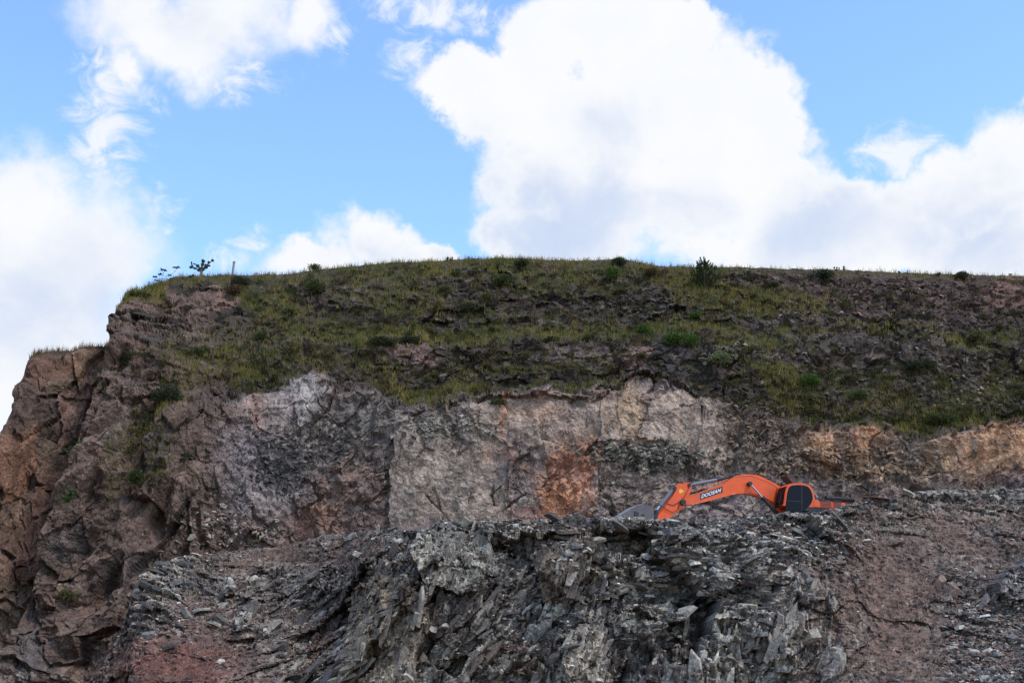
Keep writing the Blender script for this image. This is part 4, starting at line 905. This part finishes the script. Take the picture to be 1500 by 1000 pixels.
for (px, py, s, c, lab, fl, tl) in [
    (1328, 722, (1.1, .7, 1.0), C(120, 118, 120), 'upright pale slab on the rim right of the digger, a flat bright plate', .6, .5),
    (1285, 727, (2.2, .8, .5), C(76, 50, 46), 'long rusty brown slab lying on the rim right of the digger', .6, .1),
    (1385, 726, (1.0, .7, .6), C(80, 78, 80), 'grey slab on the rim near the right edge of the picture', .7, .4),
    (885, 768, (1.6, .9, .7), C(88, 86, 88), 'big tilted slate plate on the rim left of the bucket', .7, .35),
    (905, 776, (1.3, .8, .6), C(74, 72, 74), 'dark tilted plate overlapping the big one near the bucket', .7, .35),
    (972, 785, (1.0, .8, 1.2), C(62, 60, 62), 'blocky dark slate stone under the digger arm', 1.6, .2),
    (1000, 772, (.9, .6, .6), C(112, 110, 108), 'pale pointed stone right below the digger arm', .8, .4),
    (1135, 785, (1.2, .7, .5), C(108, 106, 106), 'pale flat slab below the digger cab', .7, .25),
    (1225, 768, (1.3, .6, .5), C(70, 68, 66), 'narrow dark slab leaning on the heap right of the cab', .7, .4),
    (1440, 878, (1.9, 1.0, .9), C(84, 80, 84), 'large tilted slab sticking out of the slope at the right edge', .8, .3),
    (1372, 853, (.9, .8, 1.4), C(92, 76, 72), 'brown lumpy boulder in the dirt at the right', 1.6, .3),
    (1386, 868, (.8, .7, 1.2), C(88, 72, 68), 'smaller brown lump just below the lumpy boulder', 1.5, .3),
    (340, 852, (.9, .7, 1.0), C(128, 126, 124), 'bright pale stone at the right end of the left slate shelf', 1.2, .3),
    (290, 812, (.8, .6, .5), C(138, 134, 130), 'bright pale plate on top of the left slate shelf', .8, .3),
    (512, 790, (.6, .5, .6), C(104, 100, 98), 'round grey stone on the dirt ramp', 1.5, .3),
    (640, 770, (1.0, .6, .5), C(90, 88, 88), 'pale slab at the left corner of the bench rim', .7, .3),
    (1190, 930, (.9, .7, 1.4), C(104, 100, 96), 'pale block half buried in the lower right face', 1.6, .2)]:
    e = atA(px, py); e[1] -= .25; slab_obj(e, s, c, int(px), lab, None, fl, tl)
# rubble lying in pockets of the cliff face
rs = np.random.RandomState(77); pts = []; sz = []; cl = []
for (cx, cy, sx_, sy_, n, cs) in [(955, 668, 75, 16, 500, [(66, 64, 60), (84, 82, 78), (54, 52, 50), (104, 100, 94)]), (1110, 640, 50, 50, 300, [(80, 68, 60), (66, 58, 52), (96, 84, 76)]), (1250, 680, 110, 28, 500, [(92, 80, 68), (72, 64, 58), (118, 100, 84)]),
    (1190, 455, 100, 14, 170, [(66, 60, 57), (54, 48, 46), (92, 85, 80)]), (1320, 430, 130, 22, 200, [(66, 52, 47), (54, 44, 40), (84, 70, 64)]), (1420, 560, 80, 60, 120, [(76, 70, 68), (98, 90, 86)]), (950, 445, 80, 14, 130, [(64, 58, 55), (50, 46, 44)]), (410, 690, 50, 30, 250, [(48, 46, 48), (70, 68, 70)]), (330, 780, 70, 20, 300, [(84, 72, 70), (70, 66, 66), (120, 114, 110)]), (480, 640, 80, 30, 250, [(60, 56, 56), (88, 84, 82)]), (640, 625, 70, 14, 200, [(80, 76, 74), (104, 100, 98)]), (1290, 500, 200, 30, 70, [(56, 49, 45), (74, 66, 61)]), (1080, 520, 60, 14, 120, [(84, 80, 76)])]:
    for k in range(n):
        e = atB(cx+rs.normal()*sx_*.6, cy+rs.normal()*sy_*.6); e[1] -= .08; pts.append(e); sz.append(rs.choice([.18, .26, .36, .5])*rs.uniform(.7, 1.2)); cl.append(C(*cs[rs.randint(len(cs))]))
stuff_frags('cliff_rubble', pts, sz, cl, 'broken stones lodged in pockets of the cliff face', 'rubble', 9, .6)

# ------------------------------------------------------------------ excavator
YAW = math.radians(20); OX, OY, OZ = float(P(1185, 707, 80)[0]), 80.0, BENCH_Z
EX = empty('excavator', (OX, OY, OZ), YAW); tag(EX, 'orange tracked excavator with its arm stretched left, parked behind the slate bench rim', 'excavator')
def L(px, py, ly=0.0):
    d = P(px, py, 1.0)-np.array([0, 0, EYE]); c, s = math.cos(YAW), math.sin(YAW)
    # plane: (X-OX)*(-s)+(Y-OY)*c = ly
    k = (ly-OX*s+OY*c)/(-s*d[0]+c*d[1]); X, Y, Z = d[0]*k, d[1]*k, d[2]*k+EYE
    return ((X-OX)*c+(Y-OY)*s, Z-OZ)
def cr(cx, cy): return 880+cx/3.75, 670+cy/3.75          # measured on an enlargement of the photo
def LC(cx, cy, ly=0.0): return L(*cr(cx, cy), ly)
def paint(name, col, rough=.45, dirt=(.16, .12, .10), amt=.5):
    m, t, b = newmat(name, col, rough)
    oc = t.nodes.new('ShaderNodeTexCoord').outputs['Object']
    f = mrange(t, noise(t, oc, 2.2, 7, .68), .46, .72, 0, amt)
    t.links.new(mixc(t, f, col, dirt), b.inputs['Base Color'])
    t.links.new(mrange(t, noise(t, oc, 6, 4), .3, .7, rough-.1, rough+.25), b.inputs['Roughness'])
    return m
M_or = paint('orange_paint', (.84, .10, .006), .42, (.28, .10, .05), .55); M_bk = paint('black_steel', (.015, .015, .016), .5, (.08, .07, .065), .5)
M_gy = paint('grey_steel', (.16, .16, .17), .45, (.2, .16, .14), .5); M_bucket = paint('worn_bucket_steel', (.12, .105, .10), .55, (.07, .06, .05), .7); M_chrome = newmat('chrome_rod', (.7, .7, .72), .15, 1.0)[0]
M_glass = newmat('tinted_glass', (.006, .007, .010), .10, 0.0, .12)[0]; M_wh = newmat('white_lettering', (.85, .85, .83), .5)[0]; M_yel = newmat('yellow_decal', (.8, .55, .03), .5)[0]
M_rust = paint('brown_plate', (.07, .035, .025), .6)
# undercarriage
for sy in (-1.3, 1.3):
    mb = MB(); pts = []
    for k in range(13): a = math.pi/2+math.pi*k/12; pts.append((-1.95+.48*math.cos(a), .48+.48*math.sin(a)))
    for k in range(13): a = -math.pi/2+math.pi*k/12; pts.append((1.95+.48*math.cos(a), .48+.48*math.sin(a)))
    mb.prism(pts, sy-.3, sy+.3)
    for k in range(26):
        x = -1.95+3.9*k/25; mb.box(x-.03, x+.03, sy-.31, sy+.31, .955, 1.0); mb.box(x-.03, x+.03, sy-.31, sy+.31, -.04, .005)
    tr = mb.build('track', M_bk, EX)
    w = MB()
    for k in range(7): w.tube([(-1.8+k*.6, sy-.33, .25), (-1.8+k*.6, sy+.33, .25)], .17, 12)
    for x in (-1.95, 1.95): w.tube([(x, sy-.34, .48), (x, sy+.34, .48)], .33, 14)
    w.build('roller', M_gy, tr)
mb = MB(); mb.box(-1.5, 1.5, -1.0, 1.0, .35, .85); mb.tube([(0, 0, .8), (0, 0, 1.12)], .7, 24); mb.build('undercarriage', M_bk, EX)
# house: deck, rear body, counterweight
mb = MB(); mb.box(-1.75, 3.0, -1.42, 1.42, 1.1, 1.32); mb.build('deck', M_bk, EX, bevel=.02)
yb = -1.45
pa = [LC(1168, 232, yb), LC(1250, 240, yb), LC(1345, 247, yb), LC(1352, 254, yb)]
zt = pa[0][1]; mb = MB(); mb.prism([(pa[0][0], 1.34), pa[0], pa[1], (pa[2][0], pa[2][1]), (pa[2][0]+.02, 1.34)], yb, 1.4); body = mb.build('engine_hood', M_or, EX, bevel=.04)
mb = MB(); mb.prism([(2.35, 1.15), (2.35, pa[2][1]-.06), (3.15, pa[2][1]-.12), (3.35, 1.8), (3.25, 1.2)], -1.4, 1.38); mb.build('counterweight', M_or, EX, bevel=.08)
mb = MB()
for (x0, x1) in ((pa[0][0]+.45, pa[0][0]+1.25), (pa[0][0]+1.35, pa[0][0]+2.0)):
    for k in range(6): mb.box(x0, x1, yb-.012, yb+.01, 1.42+k*.08, 1.46+k*.08)
mb.build('side_vent', M_bk, body)
# black ribbed pipe and exhaust behind the hood
p0 = LC(1240, 222, .3); p1 = LC(1385, 232, .3); mb = MB()
mb.tube([(p0[0], .3, p0[1]), (p1[0], .3, p1[1])], .13, 16)
n = 16
for k in range(n):
    f = k/(n-1); x = p0[0]+(p1[0]-p0[0])*f; z = p0[1]+(p1[1]-p0[1])*f; mb.tube([(x-.035, .3, z), (x+.035, .3, z)], .16, 16)
mb.build('ribbed_pipe', M_bk, EX)
mb = MB(); q = LC(1215, 228, .6); mb.tube([(q[0], .6, 1.5), (q[0], .6, q[1]+.05), (q[0]+.25, .6, q[1]+.13)], .06, 10); mb.build('exhaust', M_bk, EX)
# handrail & hose arch around the right-hand side
mb = MB(); q = [LC(x, y, 1.1) for x, y in ((1180, 225), (1215, 214), (1260, 212))]
mb.tube([(a, 1.1, b) for a, b in q], .022, 6); mb.build('handrail', M_bk, EX)
# cab ----------------------------------------------------------------------
yc0, yc1 = -1.42, -.42
side = [(1002, 305), (1006, 250), (1014, 190), (1024, 156), (1042, 142), (1080, 139), (1118, 141), (1145, 149), (1163, 168), (1174, 196), (1178, 232), (1180, 300)]
S_ = [LC(x, y, yc0) for x, y in side]; zb = 1.33; S_[0] = (S_[0][0], zb); S_[-1] = (S_[-1][0], zb)
mb = MB(); mb.prism(S_, yc0, yc1); cabo = mb.build('cab', M_or, EX, bevel=.035)
win = [(1014, 296), (1017, 250), (1025, 192), (1034, 163), (1050, 152), (1082, 149), (1115, 151), (1138, 158), (1153, 175), (1163, 200), (1166, 225), (1158, 250), (1140, 272), (1120, 286), (1100, 296)]
mb = MB(); W_ = [LC(x, y, yc0-.02) for x, y in win]; mb.prism(W_, yc0-.018, yc0+.02); wobj = mb.build('side_window', M_glass, cabo, bevel=.01)
mb = MB()
a, b = LC(1103, 152, yc0), LC(1103, 296, yc0); mb.prism([(a[0]-.03, a[1]), (a[0]+.03, a[1]), (b[0]+.03, b[1]), (b[0]-.03, b[1])], yc0-.032, yc0-.012)
a, b = LC(1018, 238, yc0), LC(1100, 241, yc0); mb.prism([(a[0], a[1]+.018), (b[0], b[1]+.018), (b[0], b[1]-.018), (a[0], a[1]-.018)], yc0-.030, yc0-.014)
mb.build('window_frame', M_bk, wobj)
# windscreen on the cab's front
fa, fb_, fc = S_[0], S_[1], S_[3]
mb = MB(); pts = [(S_[0][0], S_[0][1]), S_[1], S_[2], S_[3]]
V = []
for (x, z) in pts: V.append((x-.02, yc0+.07, z-(.05 if z > 2.7 else 0)))
for (x, z) in pts: V.append((x-.02, yc1-.05, z-(.05 if z > 2.7 else 0)))
for (x, z) in pts: V.append((x+.03, yc0+.07, z-(.05 if z > 2.7 else 0)))
for (x, z) in pts: V.append((x+.03, yc1-.05, z-(.05 if z > 2.7 else 0)))
F = [(i, i+1, 4+i+1, 4+i) for i in range(3)]+[(8+i, 12+i, 12+i+1, 8+i+1) for i in range(3)]+[(0, 8, 9, 1), (1, 9, 10, 2), (2, 10, 11, 3), (3, 11, 15, 7), (7, 15, 14, 6), (6, 14, 13, 5), (5, 13, 12, 4), (4, 12, 8, 0)]
mb.add(V, F); mb.build('windscreen', M_glass, cabo)
mb = MB(); mb.tube([(S_[1][0]-.05, yc1+.02, S_[1][1]), (S_[3][0]-.08, yc1+.02, S_[3][1])], .03, 6); mb.build('front_pillar', M_bk, cabo); mb = MB(); mb.tube([(S_[0][0]-.06, yc0+.3, 1.5), (S_[2][0]-.06, yc0+.3, S_[2][1])], .018, 6); mb.build('wiper', M_bk, cabo)
# lamp cluster and raised brown plate beyond the cab roof
mb = MB(); a = LC(1002, 148, -.2); mb.tube([(a[0]-.12, -.2, a[1]), (a[0]+.1, -.2, a[1])], .13, 12); mb.tube([(a[0]+.02, -.2, a[1]-.05), (a[0]+.1, -.2, a[1]-.6)], .03, 6); mb.build('work_lamp', M_bk, EX)
pl = [LC(1016, 98, .2), LC(1046, 92, .2), LC(1084, 132, .2), LC(1086, 172, .2), LC(1052, 140, .2)]
mb = MB(); mb.prism(pl, .15, .9); mb.build('guard_plate', M_rust, EX, bevel=.01)
mb = MB(); a = LC(1070, 150, .5); mb.box(a[0]-.05, a[0]+.05, .3, .7, 1.3, a[1]); mb.build('guard_post', M_bk, EX)
mb = MB(); mb.box(-1.75, -.3, .5, 1.35, 1.33, 1.85); mb.build('tool_box', M_or, EX, bevel=.04)
# boom -----------------------------------------------------------------------
bo = [(445, 240), (452, 222), (470, 212), (560, 185), (660, 145), (705, 118), (735, 102), (775, 95), (830, 97), (862, 104), (905, 125), (950, 148), (990, 176), (1030, 215), (1050, 275), (1045, 330), (1015, 345), (990, 315), (962, 275), (925, 243), (885, 222), (850, 208), (800, 199), (740, 200), (690, 211), (620, 231), (560, 247), (500, 260), (462, 266), (447, 258)]
BP = [LC(x, y) for x, y in bo]
mb = MB(); mb.prism(BP, -.3, .3); boom = mb.build('boom', M_or, EX, bevel=.02)
mb = MB()
for (x, y) in ((818, 143), (452, 245)):
    mb = MB(); a = LC(x, y, -.33); mb.tube([(a[0], -.40, a[1]), (a[0], .40, a[1])], .11 if x > 500 else .17, 16)
    mb.build('pivot_pin', M_bk, boom)
mb = MB()
for i in range(len(bo)):       # welded edge flange along the top
    pass
fl = [LC(x, y, -.3) for x, y in ((470, 214), (560, 187), (660, 147), (705, 121), (735, 105), (775, 98), (830, 100), (905, 128), (950, 151), (985, 176))]
mb.tube([(x, -.305, z) for x, z in fl], .018, 6); fl2 = [LC(x, y, -.3) for x, y in ((500, 258), (620, 229), (690, 209), (740, 198), (800, 197), (850, 206), (925, 241))]
mb.tube([(x, -.305, z) for x, z in fl2], .018, 6); mb.build('weld_flange', M_or, boom)
# steel pipes on top of the boom
mb = MB(); hp = [LC(x, y, -.12) for x, y in ((690, 112), (712, 96), (740, 87), (765, 88), (790, 93), (860, 100), (950, 142))]
mb.tube([(x, -.12, z) for x, z in hp], .028, 6); mb.tube([(x+.05, -.2, z-.05) for x, z in hp], .028, 6); mb.tube([(x, .1, z-.02) for x, z in hp], .028, 6); mb.build('hose', M_bk, boom)
mb = MB(); hp = [LC(x, y, -.2) for x, y in ((505, 188), (560, 168), (660, 132), (700, 116))]; mb.tube([(x, -.2, z) for x, z in hp], .02, 6); mb.build('pipe', M_or, boom)
# logo plate and lettering
yl = -.3
c4 = [LC(x, y, yl) for x, y in ((546, 199), (668, 157), (669, 190), (546, 231))]
mb = MB(); mb.prism(c4, yl-.012, yl+.005); plate = mb.build('logo_plate', M_bk, boom)
cu = bpy.data.curves.new('lettering', 'FONT'); cu.body = 'DOOSAN'; cu.size = 1.0; cu.align_x = 'CENTER'; cu.align_y = 'CENTER'; cu.extrude = .01; cu.offset = .018; cu.space_character = 1.02
to = bpy.data.objects.new('tmp', cu); COL.objects.link(to); bpy.context.view_layer.update()
dg = bpy.context.evaluated_depsgraph_get(); tm = bpy.data.meshes.new_from_object(to.evaluated_get(dg)); bpy.data.objects.remove(to)
co = np.array([v.co[:] for v in tm.vertices]); mn, mx = co.min(0), co.max(0); uu = (co[:, 0]-mn[0])/(mx[0]-mn[0]); vv = (co[:, 1]-mn[1])/(mx[1]-mn[1])
q0, q1, q2, q3 = [np.array(c) for c in (c4[3], c4[2], c4[1], c4[0])]   # bl br tr tl
uu2 = .06+.86*uu; vv2 = .15+.68*vv; sh = (vv2-.5)*.02
pp = (q0*((1-uu2)*(1-vv2))[:, None]+q1*(uu2*(1-vv2))[:, None]+q2*(uu2*vv2)[:, None]+q3*((1-uu2)*vv2)[:, None])
pp[:, 0] += (vv-.5)*.06
zz = (co[:, 2]-mn[2])/(mx[2]-mn[2]+1e-9)
for i, v in enumerate(tm.vertices): v.co = (pp[i, 0], yl-.026+.012*(1-zz[i]), pp[i, 1])
to = bpy.data.objects.new('lettering', tm); tm.materials.clear(); tm.materials.append(M_wh); COL.objects.link(to); to.parent = plate
# arm (dipper) -------------------------------------------------------------------
ar = [(404, 160), (418, 148), (478, 138), (492, 150), (486, 190), (470, 218), (474, 242), (440, 285), (410, 300), (370, 332), (352, 366), (300, 420), (272, 420), (290, 340), (330, 290), (385, 215), (404, 182)]
AP = [LC(x, y) for x, y in ar]; mb = MB(); mb.prism(AP, -.24, .24); arm = mb.build('arm', M_or, EX, bevel=.02)
mb = MB()
for (x, y, r_) in ((408, 166, .1), (487, 150, .11), (300, 320, .09)):
    mb = MB(); a = LC(x, y, -.27); mb.tube([(a[0], -.30, a[1]), (a[0], .30, a[1])], r_, 14)
    mb.build('pivot_pin', M_bk, arm)
mb = MB()
a0, a1, a2, a3 = [LC(x, y, -.25) for x, y in ((428, 178), (452, 166), (458, 184), (434, 198))]
mb.prism([a0, ((a0[0]+a1[0])/2, (a0[1]+a1[1])/2), a2, a3], -.252, -.24); mb.build('decal', M_yel, arm)
mb = MB(); hs = [LC(x, y, -.3) for x, y in ((455, 235), (432, 250), (425, 285), (395, 300), (365, 285), (345, 270))]; mb.tube([(x, -.3, z) for x, z in hs], .02, 6)
hs = [LC(x, y, -.27) for x, y in ((488, 152), (470, 200), (440, 235), (400, 262), (360, 250))]; mb.tube([(x, -.27, z) for x, z in hs], .018, 6); mb.build('hose', M_bk, arm)
def ram(name, A, B, yy, rb, rr_, frac, mat, inv=False):
    """barrel from A, rod to B"""
    ax, az_ = LC(*A, yy); bx, bz = LC(*B, yy); m = (ax+(bx-ax)*frac, az_+(bz-az_)*frac)
    b = MB(); b.tube([(ax, yy, az_), (m[0], yy, m[1])], rb, 14); b.tube([(m[0]-(bx-ax)*.02, yy, m[1]-(bz-az_)*.02), (m[0], yy, m[1])], rb*1.2, 14); b.tube([(ax, yy-rb, az_), (ax, yy+rb, az_)], rb*1.1, 12)
    o = b.build(name, mat, EX, smooth=False); r_ = MB(); r_.tube([(m[0], yy, m[1]), (bx, yy, bz)], rr_, 12); r_.build('piston_rod', M_chrome, o); e_ = MB(); e_.tube([(bx, yy-rb, bz), (bx, yy+rb, bz)], rb*1.05, 12); e_.build('rod_eye', M_bk, o); return o
ram('arm_cylinder', (745, 100), (490, 150), 0.0, .115, .075, .42, M_bk)
mb = MB(); a = LC(505, 147, 0); b = LC(700, 110, 0); mb.tube([(a[0], 0, a[1]), (b[0], 0, b[1])], .10, 14); mb.build('cylinder_sleeve', M_gy, EX)
ram('bucket_cylinder', (398, 172), (298, 300), -.1, .11, .06, .72, M_gy)
for yy in (-.48, .48): ram('lift_cylinder', (990, 330), (818, 143), yy, .12, .06, .60, M_bk)
# bucket linkage and bucket -----------------------------------------------------------
mb = MB(); mb.prism([LC(x, y) for x, y in ((292, 288), (306, 290), (300, 345), (280, 345))], -.28, -.22); mb.prism([LC(x, y) for x, y in ((292, 288), (306, 290), (300, 345), (280, 345))], .22, .28)
mb.prism([LC(x, y) for x, y in ((292, 290), (300, 300), (265, 330), (250, 322))], -.18, .18); mb.build('bucket_link', M_bk, EX)
bk = [(268, 330), (266, 300), (255, 280), (235, 268), (210, 265), (185, 268), (160, 280), (135, 296), (105, 316), (80, 330), (78, 350), (110, 370), (160, 395), (220, 400), (262, 380)]
KP = [LC(x, y) for x, y in bk]; mb = MB(); mb.prism(KP, -.62, -.58); mb.prism(KP, .58, .62)
top_ = [LC(x, y) for x, y in bk[1:10]]; inn = [LC(x, y+9) for x, y in bk[1:10]]
mb.prism(top_+inn[::-1], -.6, .6); bucket = mb.build('bucket', M_bucket, EX)
for k in range(5):
    t_ = MB(); yy = -.52+k*.26; a = LC(84, 322, yy); b = LC(60, 338, yy)
    t_.prism([(a[0], a[1]+.06), (a[0], a[1]-.1), (b[0]-.05, b[1]-.1), (b[0]-.05, b[1]-.06)], yy-.06, yy+.06); t_.build('tooth', M_bucket, bucket)
mb = MB()
for k in range(5):
    yy = -.5+k*.25; mb.tube([(x, yy, z+.012) for x, z in top_[3:]], .028, 6)
mb.build('wear_strip', M_gy, bucket)
mb = MB(); a = LC(197, 318, -.65); mb.prism([(a[0]-.13, a[1]+.25), (a[0]+.13, a[1]+.2), (a[0]+.13, a[1]-.3), (a[0]-.13, a[1]-.3)], -.66, -.63); mb.build('side_cutter', M_bk, bucket)

# ------------------------------------------------------------------ render settings
scene.render.engine = 'CYCLES'
scene.cycles.max_bounces = 5; scene.cycles.diffuse_bounces = 2
